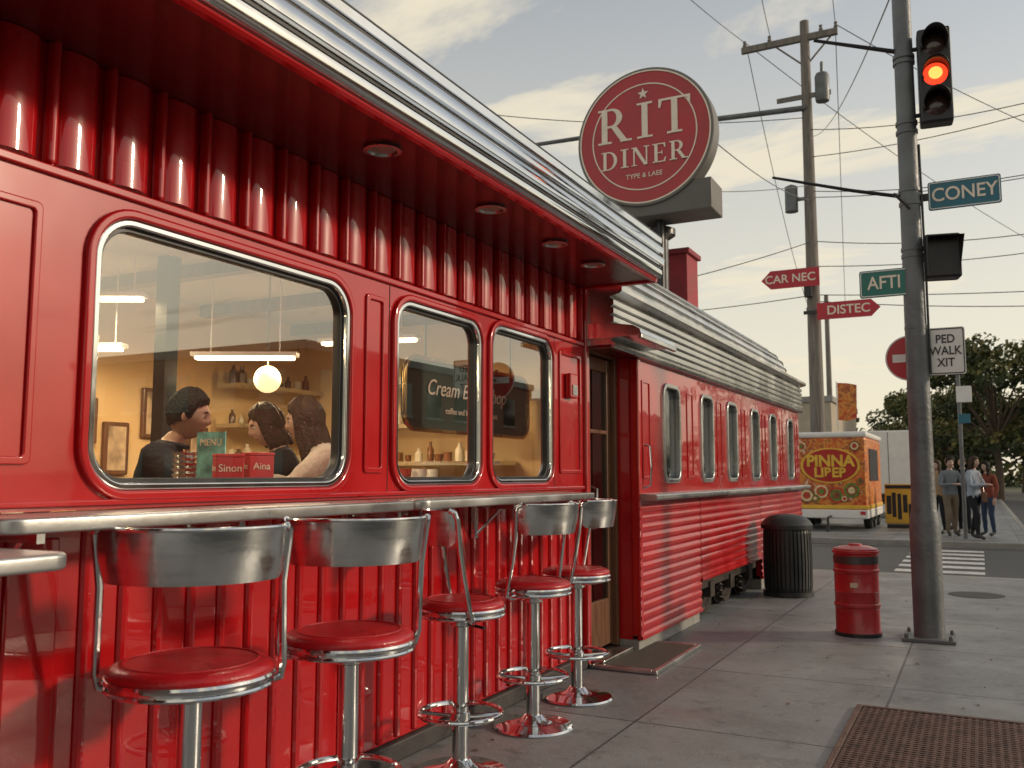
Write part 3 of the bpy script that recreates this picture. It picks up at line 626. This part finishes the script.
# ------------------------------------------------------------------ utility pole etc
U=E("utility_pole",(-4.34,28.75,0))
tube("post",U,WOODP,[(0,0,-.1),(0,0,5),(0,0,15.8)],[.23,.21,.14],16)
bm=bmesh.new();abox(bm,-2.0,1.0,-.08,.06,15.15,15.35);abox(bm,-.9,.75,-.14,-.08,13.2,13.35);
for x in (-1.9,-1.1,.5,.95):alathe(bm,[(.05,15.35),(.07,15.42),(.04,15.5),(.06,15.55),(0,15.6)],10,(x,0,0))
atube(bm,[(-.9,0,15.15),(0,0,14.3)],.03,6);atube(bm,[(.8,0,15.15),(0,0,14.3)],.03,6)
fin(bm,"crossarms",U,WOODP)
bm=bmesh.new();alathe(bm,[(.0,13.0),(.2,13.0),(.22,13.1),(.22,13.8),(.18,13.9),(0,13.92)],20,(.5,-.15,0));alathe(bm,[(.0,9.6),(.2,9.6),(.2,10.4),(0,10.5)],20,(-.55,-.1,0));abox(bm,-.5,0,-.06,.02,9.95,10.05);atube(bm,[(.5,-.15,13.9),(.5,-.1,14.3)],.05,8)
fin(bm,"transformers",U,POLEM,True)
U2=E("utility_pole",(-8.0,58,0));tube("post",U2,WOODP,[(0,0,-.1),(0,0,12.5)],[.2,.13],12);bm=bmesh.new();abox(bm,-1.2,1.2,-.07,.07,11.6,11.8);fin(bm,"crossarm",U2,WOODP)
def arrow(w,h,d):
    if d>0:return [(-w/2,-h/2),(w/2-h/2,-h/2),(w/2,0),(w/2-h/2,h/2),(-w/2,h/2),(-w/2-.0,0)]
    return [(-w/2+h/2,-h/2),(w/2,-h/2),(w/2,h/2),(-w/2+h/2,h/2),(-w/2,0)]
ARW=M("arrow_sign_red",(.46,.02,.035),.45)
o=blade("arrow_sign",(-4.95,28.3,7.4),1.75,.58,ARW,"CAR NEC",.36,arrow=arrow(1.75,.58,-1));box("bracket",o,BLACK,.4,.62,.01,.25,-.6,.2)
o=blade("arrow_sign",(-3.28,28.3,6.3),1.8,.52,ARW,"DISTEC",.38,arrow=arrow(1.8,.52,1));box("bracket",o,BLACK,-1.3,-.8,.01,.1,-.05,.05)
AR=E("overhead_mast_arm",(0,0,0));tube("arm",AR,POLEM,[(-4.34,28.65,12.9),(-8.5,26.5,12.3),(-12.3,24.7,11.7)],[.09,.08,.06],10)
W=E("overhead_wires")
bm=bmesh.new()
def wire(a,b,sag=.3,r=.014):
    a=Vector(a);b=Vector(b);pts=[a.lerp(b,i/16)-Vector((0,0,sag*4*(i/16)*(1-i/16))) for i in range(17)];atube(bm,pts,r,5)
wire((-6.2,28.75,15.5),(-5.6,10.0,10.5),.2,.012);wire((-5.4,28.75,15.5),(-2.9,13.5,10.5),.2,.012);wire((-3.4,28.75,15.5),(-1.5,10,13),.2,.012)
wire((-4.3,28.7,12.2),(6,24,11),.6);wire((-4.3,28.7,10.2),(6,26,9.6),.5);wire((-4.3,28.7,10.0),(6,30,10.6),.4)
wire((-4.3,28.7,8.6),(6,30,8.9),.5);wire((-4.3,28.7,6.9),(8,32,7.0),.2);wire((-4.3,28.7,6.7),(8,32,6.5),.3)
wire((-4.3,28.7,8.6),(-12,20,5.4),.3);wire((-4.3,28.7,6.9),(-14,26,6.4),.2)
wire((-3.4,28.75,15.5),(9,45,13),.6);wire((-6.2,28.75,15.5),(6,60,13),.6)
wire((-4.3,28.7,9.9),(-3.5,10.5,6.3),.3,.01);wire((-4.3,28.7,10.4),(-8,12,6.6),.4,.012)
wire((-4.3,28.7,11.3),(7,27,12.2),.5);wire((-4.3,28.7,7.8),(8,34,9.5),.5);wire((-4.3,28.7,12.0),(-.4,8.4,5.9),.5,.008)
wire((-6.2,28.75,15.5),(-9.1,58,11.9),.8);wire((-3.4,28.75,15.5),(-6.9,58,11.9),.8);wire((-4.3,28.7,12.6),(-14,24,12.9),.3)
fin(bm,"cables",W,BLACK)
# ------------------------------------------------------------------ food trailer and friends
FT=E("food_trailer",(-3.27,23.2,0))
def foodmat():
    m=bpy.data.materials.new("food_graphics");m.use_nodes=True;N=m.node_tree.nodes;L=m.node_tree.links;b=N["Principled BSDF"];tc=N.new("ShaderNodeTexCoord")
    n=N.new("ShaderNodeTexNoise");n.inputs["Scale"].default_value=3.2;n.inputs["Detail"].default_value=3;n.inputs["Distortion"].default_value=1.5;L.new(tc.outputs["Object"],n.inputs["Vector"])
    r=N.new("ShaderNodeValToRGB");L.new(n.outputs[0],r.inputs[0]);e=r.color_ramp.elements;e[0].position=.3;e[0].color=(.45,.04,.02,1);e[1].position=.72;e[1].color=(.8,.72,.55,1)
    for p,c in ((.42,(.62,.14,.02,1)),(.50,(.72,.30,.05,1)),(.56,(.30,.06,.02,1)),(.62,(.60,.14,.03,1))):
        q=e.new(p);q.color=c
    L.new(r.outputs[0],b.inputs["Base Color"]);b.inputs["Roughness"].default_value=.45;return m
FM=foodmat();YEL=M("yellow_paint",(.76,.46,.05),.4)
box("body",FT,FM,-.85,.85,0,3.6,.38,2.32,.12);box("roof",FT,WHITE,-.88,.88,-.03,3.63,2.26,2.40,.05);box("lower_skirt",FT,WHITE,-.86,.86,-.015,3.61,.30,.52,.03);box("yellow_band",FT,YEL,-.865,.865,-.02,3.6,.53,.62,.01)
LM=Matrix.Translation((.02,0,1.58))@Matrix.Diagonal((1.15,1,.72,1))@RY
lathe("logo_rim",FT,YEL,[(0,.022),(.60,.022),(.60,.0)],40,mat=LM);lathe("logo_disc",FT,M("logo_red",(.42,.015,.01),.4),[(0,.03),(.55,.03),(.55,.0)],40,mat=LM)
text("logo_text",FT,YEL,"PINNA",.38,(.03,-.036,1.68),ext=.01,sx=.98,bold=.014);text("logo_text2",FT,YEL,"LIBER",.32,(.03,-.036,1.40),ext=.01,sx=1.0,bold=.012)
PIC=[M("food_brown",(.25,.08,.02),.5,var=.5,vscale=14),M("food_cream",(.7,.55,.3),.5,var=.3,vscale=14),M("food_red",(.5,.05,.02),.5,var=.4,vscale=14),M("food_green",(.12,.2,.03),.5,var=.4,vscale=14)]
bm=bmesh.new()
for k,(x,z,r) in enumerate(((-.55,.85,.2),(-.2,.95,.16),(.15,.86,.2),(.5,.98,.18),(.6,2.05,.13),(-.65,2.05,.12),(.7,1.2,.1),(-.35,.78,.1),(.33,.78,.09))):
    for q in range(3):alathe(bm,[(0,.021+q*.003+k*.0003),(r*(1-.28*q),.021+q*.003+k*.0003),(r*(1-.28*q),.0)],20,(0,0,0),(k+q)%4,Matrix.Translation((x,0,z))@RY)
fin(bm,"food_pictures",FT,PIC)
box("serving_hatch",FT,DARK,.852,.87,.6,2.6,1.2,2.0,.01);box("tail_light",FT,REDBOX,-.8,-.68,-.03,-.015,.4,.48);box("tail_light",FT,REDBOX,.68,.8,-.03,-.015,.4,.48)
bm=bmesh.new()
for x in (-.8,.72):
    for y in (1.4,2.2,3.3):alathe(bm,[(0,.1),(.12,.1),(.14,.07),(.3,.09),(.33,.05),(.33,-.05),(.3,-.1),(0,-.1)],24,mat=Matrix.Translation((x,y,.33))@Matrix.Rotation(R(90),4,'Y'))
fin(bm,"wheels",FT,RUB,True);tube("hitch",FT,BLACK,[(0,-.02,.35),(0,-.5,.33),(0,-.5,.0)],.03)
fb=E("banner_flag",(-2.86,23.4,2.4));tube("pole",fb,ALU,[(-.2,0,0),(-.2,0,1.25)],.015);plate("cloth",fb,FM,[(-.18,.3),(.02,.27),(.25,.33),(.27,1.15),(.05,1.2),(-.18,1.22)],[],-.004,.004,axis='Y')
BT=E("box_truck",(-2.55,30.8,0));box("cargo_box",BT,WHITE,-1.0,1.0,0,4,.75,2.75,.04);box("bumper",BT,BLACK,-.95,.95,-.1,0,.45,.62,.02);box("chassis",BT,BLACK,-.7,.7,.1,5.5,.5,.74);box("cab",BT,WHITE,-.95,.95,4.1,5.6,.5,2.2,.15);box("door_seam",BT,POLEM,-.01,.01,-.006,-.001,.8,2.7)
bm=bmesh.new()
for x in (-.85,.7):
    for y in (.9,4.8):alathe(bm,[(0,.12),(.2,.12),(.36,.12),(.4,.06),(.4,-.08),(0,-.1)],24,mat=Matrix.Translation((x,y,.4))@Matrix.Rotation(R(90),4,'Y'))
fin(bm,"wheels",BT,RUB,True)
BA=E("advert_barrier",(-1.72,25.3,0));box("panel",BA,YEL,-.5,.45,0,.05,.1,1.12,.02);bm=bmesh.new()
for k in range(7):
    abox(bm,-.46+k*.13,-.38+k*.13+random.uniform(0,.04),-.008,-.002,.2+random.uniform(0,.2),.95-random.uniform(0,.35))
abox(bm,-.48,.43,-.01,-.0085,1.0,1.09);fin(bm,"black_lettering",BA,BLACK);box("feet",BA,BLACK,-.45,.4,-.2,.25,0,.09)
SP=E("sign_post",(-.33,21.6,0));tube("post",SP,POLEM,[(0,0,0),(0,0,3.5)],.04);box("plate",SP,WHITE,-.05,.25,-.06,-.04,2.9,3.25,.01);box("plate2",SP,TEAL,-.03,.2,-.06,-.04,2.45,2.65,.01)
def building(name,x0,x1,y0,y1,h,m,floors=2):
    b=E(name);box("walls",b,m,x0,x1,y0,y1,-.15,h);box("parapet",b,KERB,x0-.1,x1+.1,y0-.1,y1+.1,h,h+.3,.03)
    bm=bmesh.new();bf=bmesh.new();fh=h/floors
    for f in range(floors):
        y=y0+.8
        while y<y1-1.4:
            abox(bm,x0-.03,x0-.01,y,y+1.1,f*fh+.9,f*fh+fh-.6);abox(bf,x0-.08,x0+.02,y-.08,y+1.18,f*fh+.8,f*fh+.895);y+=2.2
        x=x0+.8
        while x<x1-1.4:
            abox(bm,x,x+1.1,y0-.03,y0-.01,f*fh+.9,f*fh+fh-.6);abox(bf,x-.08,x+1.18,y0-.08,y0+.02,f*fh+.8,f*fh+.895)
            x+=2.2
    fin(bm,"windows",b,PGLASS);fin(bf,"sills",b,KERB);return b
building("stucco_building",-15,-6.3,46,56,4.9,BEIGE,2);building("stucco_building",-5,0,98,108,4.2,BEIGE,1)
building("brick_building",14,24,-22,-4,7.5,BRICK,2);building("brick_building",14,24,-3.5,9,4.6,BEIGE,1);building("brick_building",14.5,26,23,40,5.5,BRICK,2);building("stucco_building",14.5,24,42,60,5,BEIGE,1)
# ------------------------------------------------------------------ trees
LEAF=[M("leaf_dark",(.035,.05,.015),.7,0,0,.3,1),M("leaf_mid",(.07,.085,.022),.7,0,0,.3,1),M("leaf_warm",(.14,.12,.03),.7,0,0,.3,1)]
BARK=M("bark",(.09,.065,.045),.9,0,0,.3,6,.5,20)
def leaves(bm,c,rad,n,s):
    c=Vector(c)
    for i in range(n):
        while True:
            d=Vector((random.uniform(-1,1),random.uniform(-1,1),random.uniform(-1,1)))
            if .05<d.length<1:break
        d=d.normalized()*(d.length**.5);p=c+Vector((d.x*rad,d.y*rad,d.z*rad*.8))
        a=Vector((random.gauss(0,1),random.gauss(0,1),random.gauss(0,1))).normalized();b=a.orthogonal().normalized();q=a.cross(b);w=s*random.uniform(.6,1.3)
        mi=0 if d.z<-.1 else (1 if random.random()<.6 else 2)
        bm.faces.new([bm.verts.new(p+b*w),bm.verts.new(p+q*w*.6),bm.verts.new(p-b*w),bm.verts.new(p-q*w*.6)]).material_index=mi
def tree(x,y,h,w,n=26,per=150,s=.16):
    t=E("tree",(x,y,-.1));bm=bmesh.new();th=h*.35
    atube(bm,[(0,0,0),(.1,0,th*.5),(0,.1,th),(.1,0,h*.7)],[.28,.2,.16,.05],10)
    cl=[]
    for i in range(n):
        a=random.uniform(0,6.28);z=random.uniform(.28,.95)*h;rr_=w*.5*math.sin(math.pi*min(1,max(.12,(z/h-.22)/.82)))**.6*random.uniform(.3,1)
        cl.append((rr_*math.cos(a),rr_*math.sin(a),z))
        if i%2==0:atube(bm,[(0,0,th*.8+.2*(z-th)),(rr_*.5*math.cos(a),rr_*.5*math.sin(a),z*.8),(cl[-1])],[.09,.05,.02],6)
    fin(bm,"trunk_and_limbs",t,BARK,True);bm=bmesh.new()
    for c in cl:leaves(bm,c,random.uniform(.1,.2)*w*.75,per,s)
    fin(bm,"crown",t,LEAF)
tree(6.0,78,9.5,8);tree(3.2,84,11,9,34);tree(9.5,92,13,10);tree(-1.6,62,6.5,6,34);tree(-4.4,70,7,7,34);tree(.9,58,9.2,7.5,46);tree(10.5,62,10,8);tree(-2.6,86,9,9,34);tree(-.6,74,8,7,34);tree(-6.5,88,9,8,28)
tree(12.2,-3,6.0,4,12,80)
dt=bmesh.new()
for i in range(150):
    x=random.uniform(-60,80);top=8.5+2.5*math.sin(x*.2) if -25<x<30 else 5;leaves(dt,(x,random.uniform(120,135),random.uniform(0,top)),random.uniform(2,3.8),90,.5)
fin(dt,"distant_trees",None,LEAF)
# ------------------------------------------------------------------ people
def skinmesh(name,parent,V,Ed,mats):
    me=bpy.data.meshes.new(name);me.from_pydata([v[0] for v in V],[(a,b) for a,b,_ in Ed],[])
    o=bpy.data.objects.new(name,me);col.objects.link(o)
    sk=o.modifiers.new("skin","SKIN");sk.use_smooth_shade=True
    for i,v in enumerate(V):
        d=me.skin_vertices[0].data[i];r=v[1];d.radius=r if isinstance(r,tuple) else (r,r);d.use_root=(i==0)
    su=o.modifiers.new("s","SUBSURF");su.levels=2;su.render_levels=2
    dg=bpy.context.evaluated_depsgraph_get();dg.update();m2=bpy.data.meshes.new_from_object(o.evaluated_get(dg));bpy.data.objects.remove(o)
    m2.materials.clear()
    for m in mats:m2.materials.append(m)
    P_=[Vector(v[0]) for v in V];rad=[(v[1][0] if isinstance(v[1],tuple) else v[1]) for v in V]
    for f in m2.polygons:
        c=f.center;best=9;bi=0;be=0
        for ei,(a,b,mi) in enumerate(Ed):
            A_=P_[a];d=P_[b]-A_;t=max(0,min(1,(c-A_).dot(d)/d.length_squared));l=(c-A_-d*t).length-.8*(rad[a]*(1-t)+rad[b]*t)
            if l<best:best=l;bi=mi;be=ei
        if Ed[be][0]==0:bi=0 if c.z>P_[0].z-.045 else 1
        f.material_index=bi;f.use_smooth=True
    for v in m2.vertices:
        nn=noise.noise(v.co*9)*.010+noise.noise(v.co*22)*.005
        if v.co.z<P_[3].z-.02:v.co+=v.normal*nn
    ob=bpy.data.objects.new(name,m2);col.objects.link(ob);ob.parent=parent
def hand(parent,w,d,side,m,curl=.5):
    d=Vector(d).normalized();up=Vector((0,0,1)) if abs(d.z)<.8 else Vector((0,1,0))
    lat=d.cross(up).normalized();nrm=lat.cross(d).normalized();w=Vector(w);bm=bmesh.new()
    def pt(a,b,c):return w+d*a+lat*b*side+nrm*c
    for i,b in enumerate((-.028,-.0095,.0095,.028)):
        atube(bm,[pt(-.01,b*.6,0),pt(.05,b,.0),pt(.088,b,0)],[.014,.0155,.011],8)
        L_=(.058,.07,.076,.068)[i];k=curl
        atube(bm,[pt(.085,b,0),pt(.085+L_*.45,b*1.1,-.008*k-.004),pt(.085+L_*.75,b*1.12,-.03*k),pt(.085+L_*.9,b*1.1,-.055*k)],[.0098,.009,.008,.006],8)
    atube(bm,[pt(.015,.03,0),pt(.045,.05,-.008),pt(.075,.058,-.02),pt(.095,.055,-.03)],[.014,.012,.0105,.008],8)
    fin(bm,"hand",parent,m,True)
LIP=M("lips",(.36,.13,.11),.45);EYE=M("eye_white",(.6,.58,.55),.3);IR=M("iris",(.03,.02,.015),.2)
def head(parent,c,yaw,pitch,skin,hairm,style,scale=1):
    h=E("head",c,0,parent);h.rotation_euler=(pitch,0,yaw);h.scale=(scale,)*3
    g=lambda x,z,cx,cz,sx,sz:math.exp(-((x-cx)/sx)**2-((z-cz)/sz)**2)
    bm=bmesh.new();bmesh.ops.create_uvsphere(bm,u_segments=40,v_segments=32,radius=1)
    for v in bm.verts:
        x,y,z=v.co;k=1-.30*max(0,-z)**1.6;fx=x*.074*k*(1-.06*max(0,y));fy=y*.094*(1-.12*max(0,-z)**2);fz=z*.118
        if y>0:
            fy+=.018*g(x,z,0,-.18,.15,.14)+.010*g(x,z,0,.02,.13,.22)-.009*(g(x,z,.42,.06,.2,.13)+g(x,z,-.42,.06,.2,.13))+.005*g(x,z,0,.28,.6,.12)+.007*g(x,z,0,-.52,.26,.09)-.003*g(x,z,0,-.50,.3,.02)+.011*g(x,z,0,-.86,.3,.18)+.004*(g(x,z,.55,-.22,.22,.25)+g(x,z,-.55,-.22,.22,.25))
        if y<0:fy-=.008*g(x,z,0,.2,.8,.5)
        v.co=(fx,fy,fz)
    for f in bm.faces:
        q=f.calc_center_median()
        if q.y>.05 and abs(q.x)<.024 and -.068<q.z<-.052:f.material_index=1
    fin(bm,"face",h,[skin,LIP],True,ang=180)
    bm=bmesh.new()
    for sx in (-1,1):
        bmesh.ops.create_uvsphere(bm,u_segments=14,v_segments=10,radius=.0125,matrix=Matrix.Translation((sx*.031,.0700,.008)))
    fin(bm,"eyes",h,EYE,True);bm=bmesh.new()
    for sx in (-1,1):bmesh.ops.create_uvsphere(bm,u_segments=12,v_segments=8,radius=.0062,matrix=Matrix.Translation((sx*.031,.0780,.008)))
    fin(bm,"irises",h,IR,True);bm=bmesh.new()
    for sx in (-1,1):atube(bm,[(sx*.014,.090,.026),(sx*.03,.088,.032),(sx*.046,.076,.027)],[.003,.0035,.002],6)
    fin(bm,"eyebrows",h,hairm,True);bm=bmesh.new()
    for sx in (-1,1):
        bmesh.ops.create_uvsphere(bm,u_segments=12,v_segments=10,radius=1,matrix=Matrix.Translation((sx*.075,-.005,-.005))@Matrix.Rotation(sx*R(20),4,'Z')@Matrix.Diagonal((.008,.018,.032,1)))
    fin(bm,"ears",h,skin,True)
    bm=bmesh.new();nu,nv=72,44;grid=[]
    for i in range(nu):
        az=2*math.pi*i/nu;x=math.sin(az);y=math.cos(az);fr=max(0,y)
        if style=='short':
            side=math.exp(-((abs(az if az<math.pi else 2*math.pi-az)-1.35)/.16)**2)
            zl=(.60*fr**.55)+(-.05 if fr==0 else -.05*(1-fr))-.50*max(0,-y)**.5-.38*side;drop=0
        else:
            zl=.58*fr**1.0-.02 if y>.25 else -.3;drop=(.20 if style=='long' else .10) if y<.55 else 0
            if y>.25 and y<.55:zl=-.25
        zl+=noise.noise(Vector((x*6,y*6,3)))*.09
        row=[];th1=math.acos(max(-1,min(1,zl)))
        for j in range(nv+1):
            th=th1*j/nv;sz=math.cos(th);sr=math.sin(th)
            nn=noise.noise(Vector((x*5,y*5,sz*1.2)))*.012+noise.noise(Vector((x*14,y*14,sz*3)))*.007
            k=min(1,(nv-j)/9+.05) if not drop else 1
            th_=.002+(.006+nn)*k+(.013*max(0,sz)*k)
            row.append(Vector((x*sr*(.075+th_),y*sr*(.095+th_)-.003,sz*(.118+th_))))
        if drop:
            e=row[-1]
            for j in range(1,13):
                q=j/12;nn=noise.noise(Vector((x*6,y*6,q*1.5)))*.014
                row.append(Vector((e.x*(1+.12*math.sin(q*3)-.15*q)+nn*x,e.y-.02*q+nn*y,e.z-drop*q*(1+.25*noise.noise(Vector((x*5,y*5,9)))))))
        else:
            row+= [row[-1].copy() for _ in range(12)]
        grid.append([bm.verts.new(p) for p in row])
    for i in range(nu):
        a=grid[i];b=grid[(i+1)%nu]
        for j in range(len(a)-1):bm.faces.new([a[j],a[j+1],b[j+1],b[j]])
    bmesh.ops.remove_doubles(bm,verts=bm.verts,dist=.0002)
    o=fin(bm,"hair",h,hairm,True,ang=180);so=o.modifiers.new("s","SOLIDIFY");so.thickness=.004;so.offset=-1
STAND=dict(pel=(0,0,.95),spi=(0,.0,1.12),che=(0,-.01,1.30),nec=(0,0,1.45),hd=(0,.01,1.53),hc=(0,.03,1.61),
 s=(.165,-.01,1.38),e=(.225,-.03,1.11),w=(.225,.05,.88),h=(.09,0,.88),k=(.1,.03,.5),a=(.11,-.02,.10),t=(.13,.14,.045))
SIT=dict(pel=(0,0,.52),spi=(0,.02,.68),che=(0,.07,.85),nec=(0,.11,.985),hd=(0,.14,1.06),hc=(0,.18,1.13),
 s=(.175,.07,.94),e=(.250,.22,.79),w=(.10,.40,.82),h=(.09,.05,.52),k=(.13,.43,.52),a=(.13,.42,.09),t=(.13,.55,.045))
SK=[M("skin_light",(.52,.34,.26),.5,0,0,.06,20,spec=.4),M("skin_tan",(.42,.27,.20),.5,0,0,.06,20)]
HA=[M("hair_dark",(.012,.008,.006),.6,0,0,.3,30,.6,90,spec=.2),M("hair_brown",(.05,.026,.014),.55,0,0,.3,30,.6,90,spec=.25)]
SHO=M("shoe_leather",(.03,.025,.02),.5)
def cloth(n,c):return M(n,c,.85,0,0,.15,6,.5,35,spec=.2)
def person(loc,rz,pose,top,bot,skin,hair,style,hyaw=0,hpit=0,over={},overR={},bare=False,f=1.0,step=0,collar=None,hs=1):
    p=E("person",loc,rz);p.scale=(f,f,f)
    J=dict(pose);J.update(over)
    def S_(key,sd):
        if sd>0 and key in overR:return overR[key]
        v=J[key];v=(v[0]*sd,v[1],v[2])
        if step and key in 'kat':v=(v[0],v[1]+sd*step*(1 if key=='k' else 1.6),v[2])
        return v
    V=[(J['pel'],(.135,.11)),(J['spi'],(.13,.105)),(J['che'],(.155,.115)),(J['nec'],.06),(J['hd'],.05)];Ed=[(0,1,0),(1,2,0),(2,3,0),(3,4,2)]
    hands=[]
    for sd in (-1,1):
        s,e,w=S_('s',sd),S_('e',sd),S_('w',sd);h,k,a,t=S_('h',sd),S_('k',sd),S_('a',sd),S_('t',sd);n=len(V)
        V+=[(s,.070),(e,.050),(w,.032)];Ed+=[(2,n,0),(n,n+1,0),(n+1,n+2,2 if bare else 0)]
        V+=[(h,.098),(k,.064),(a,.042),(t,.038)];Ed+=[(0,n+3,1),(n+3,n+4,1),(n+4,n+5,1),(n+5,n+6,3)]
        hands.append((w,Vector(w)-Vector(e),sd))
    skinmesh("body",p,V,Ed,[top,bot,skin,SHO])
    for w,d,sd in hands:hand(p,w,d,-sd,skin)
    if collar:
        nc=Vector(J['nec']);bm=bmesh.new();atube(bm,[nc+Vector((.068*math.sin(a*.3),.062*math.cos(a*.3)+.004,.008+.012*(-math.cos(a*.3)))) for a in range(21)],.013,8,closed=True);fin(bm,"collar",p,collar,True)
    head(p,J['hc'],hyaw,hpit,skin,hair,style,hs)
    return p
FL=.5
NAVY=cloth("dark_jacket",(.02,.022,.028));BLK=cloth("black_top",(.012,.012,.014));SWE=cloth("beige_sweater",(.50,.43,.36));JEAN=cloth("jeans",(.04,.06,.11));SHW=cloth("white_shirt",(.5,.5,.5))
person((-3.46,2.97,FL),R(-52),SIT,NAVY,JEAN,SK[1],HA[0],'short',0,R(-10),collar=NAVY,hs=.94)
person((-3.50,4.07,FL),R(131),SIT,BLK,JEAN,SK[0],HA[1],'bob',R(10),R(-18),hs=.97)
person((-2.99,3.80,FL),R(125),SIT,SWE,JEAN,SK[0],HA[1],'long',R(-5),R(-8),over=dict(w=(.12,.44,.83)),collar=SWE,hs=.95)
bn=E("booth_bench");box("seat",bn,VINYL,-3.85,-3.15,2.62,3.2,.85,.97,.03);box("plinth",bn,WOOD,-3.8,-3.2,2.65,3.15,.501,.85)
bn=E("booth_bench");box("seat",bn,VINYL,-3.9,-2.65,3.75,4.3,.85,.97,.03);box("plinth",bn,WOOD,-3.85,-2.7,3.8,4.25,.501,.85)
GRY=cloth("grey_jacket",(.16,.18,.20));BLU=cloth("pale_blue_shirt",(.30,.34,.40));BRN=cloth("tan_coat",(.32,.22,.13));DKT=cloth("dark_trousers",(.02,.02,.025));KHA=cloth("khaki_trousers",(.18,.14,.10));RDT=cloth("rust_top",(.22,.06,.04))
cr=dict(e=(.25,.08,1.12),w=(.06,.27,1.15))
person((-.86,22.9,0),R(150),STAND,BRN,DKT,SK[0],HA[1],'long',f=.97)
person((-.60,22.2,0),R(205),STAND,GRY,KHA,SK[1],HA[0],'short',over=cr,step=.05)
person((-.36,23.3,0),R(170),STAND,BLK,DKT,SK[0],HA[0],'short',step=-.07,f=1.02)
person((-.13,21.3,0),R(240),STAND,BLU,DKT,SK[0],HA[1],'bob',over=cr,step=.08)
person((.13,22.6,0),R(140),STAND,RDT,JEAN,SK[0],HA[0],'long',f=.95)
person((-.62,24.6,0),R(100),STAND,NAVY,KHA,SK[1],HA[0],'short',f=1.05)
hb=E("handbag",(.06,21.28,0));box("bag",hb,WOOD,-.05,.05,-.13,.13,.78,.98,.02);tube("strap",hb,WOOD,[(0,-.1,.98),(-.05,-.05,1.2),(-.1,0,1.40),(-.05,.05,1.2),(0,.1,.98)],.008,6)
# ------------------------------------------------------------------ world, sun, camera
SUN_EL=R(19);SUN_AZ=R(62)
w=bpy.data.worlds.new("World");bpy.context.scene.world=w;w.use_nodes=True;N=w.node_tree.nodes;L=w.node_tree.links
bg=N["Background"];sky=N.new("ShaderNodeTexSky");sky.sky_type='NISHITA';sky.sun_disc=False;sky.sun_elevation=SUN_EL;sky.sun_rotation=SUN_AZ;sky.dust_density=1.2;sky.air_density=1.0;sky.ozone_density=.5
L.new(sky.outputs[0],bg.inputs[0]);bg.inputs[1].default_value=.15
tc=N.new("ShaderNodeTexCoord");sx=N.new("ShaderNodeSeparateXYZ");L.new(tc.outputs["Generated"],sx.inputs[0])
ad=N.new("ShaderNodeMath");ad.operation='ADD';ad.inputs[1].default_value=.15;L.new(sx.outputs[2],ad.inputs[0])
dv=N.new("ShaderNodeVectorMath");dv.operation='DIVIDE';cb=N.new("ShaderNodeCombineXYZ")
for i in range(3):L.new(ad.outputs[0],cb.inputs[i])
L.new(tc.outputs["Generated"],dv.inputs[0]);L.new(cb.outputs[0],dv.inputs[1])
mp=N.new("ShaderNodeMapping");mp.inputs["Scale"].default_value=(1.0,2.2,0);mp.inputs["Rotation"].default_value=(0,0,R(50));L.new(dv.outputs[0],mp.inputs[0])
nz=N.new("ShaderNodeTexNoise");nz.inputs["Scale"].default_value=1.3;nz.inputs["Detail"].default_value=6;nz.inputs["Roughness"].default_value=.6;nz.inputs["Distortion"].default_value=.5;L.new(mp.outputs[0],nz.inputs["Vector"])
mr=N.new("ShaderNodeMapRange");mr.interpolation_type='SMOOTHSTEP';mr.inputs[1].default_value=.38;mr.inputs[2].default_value=.66;mr.inputs[4].default_value=.90;L.new(nz.outputs[0],mr.inputs[0])
hz=N.new("ShaderNodeMapRange");hz.inputs[1].default_value=.0;hz.inputs[2].default_value=.5;hz.inputs[3].default_value=.95;hz.inputs[4].default_value=.30;L.new(sx.outputs[2],hz.inputs[0])
mxx=N.new("ShaderNodeMath");mxx.operation='MAXIMUM';L.new(mr.outputs[0],mxx.inputs[0]);L.new(hz.outputs[0],mxx.inputs[1])
b2=N.new("ShaderNodeBackground");b2.inputs[0].default_value=(.92,.82,.62,1);b2.inputs[1].default_value=1.0
ms=N.new("ShaderNodeMixShader");L.new(mxx.outputs[0],ms.inputs[0]);L.new(bg.outputs[0],ms.inputs[1]);L.new(b2.outputs[0],ms.inputs[2]);L.new(ms.outputs[0],N["World Output"].inputs[0])
sl=bpy.data.lights.new("sun",'SUN');sl.energy=2.0;sl.angle=R(5);sl.color=(1,.83,.62);so=bpy.data.objects.new("sun",sl);col.objects.link(so)
sd=Vector((math.sin(SUN_AZ)*math.cos(SUN_EL),math.cos(SUN_AZ)*math.cos(SUN_EL),math.sin(SUN_EL)));so.rotation_euler=sd.to_track_quat('Z','Y').to_euler()
cam=bpy.data.cameras.new("camera");co=bpy.data.objects.new("camera",cam);col.objects.link(co);co.location=(0,0,1.35);co.rotation_euler=(R(90+5.77),0,R(27.36));cam.sensor_width=36;cam.lens=900/1024*36;cam.clip_end=4000;cam.clip_start=.05
cam.dof.use_dof=True;cam.dof.focus_distance=5.0;cam.dof.aperture_fstop=4.5
bpy.context.scene.camera=co
vs=bpy.context.scene.view_settings;vs.view_transform='Standard';vs.look='None';vs.exposure=0
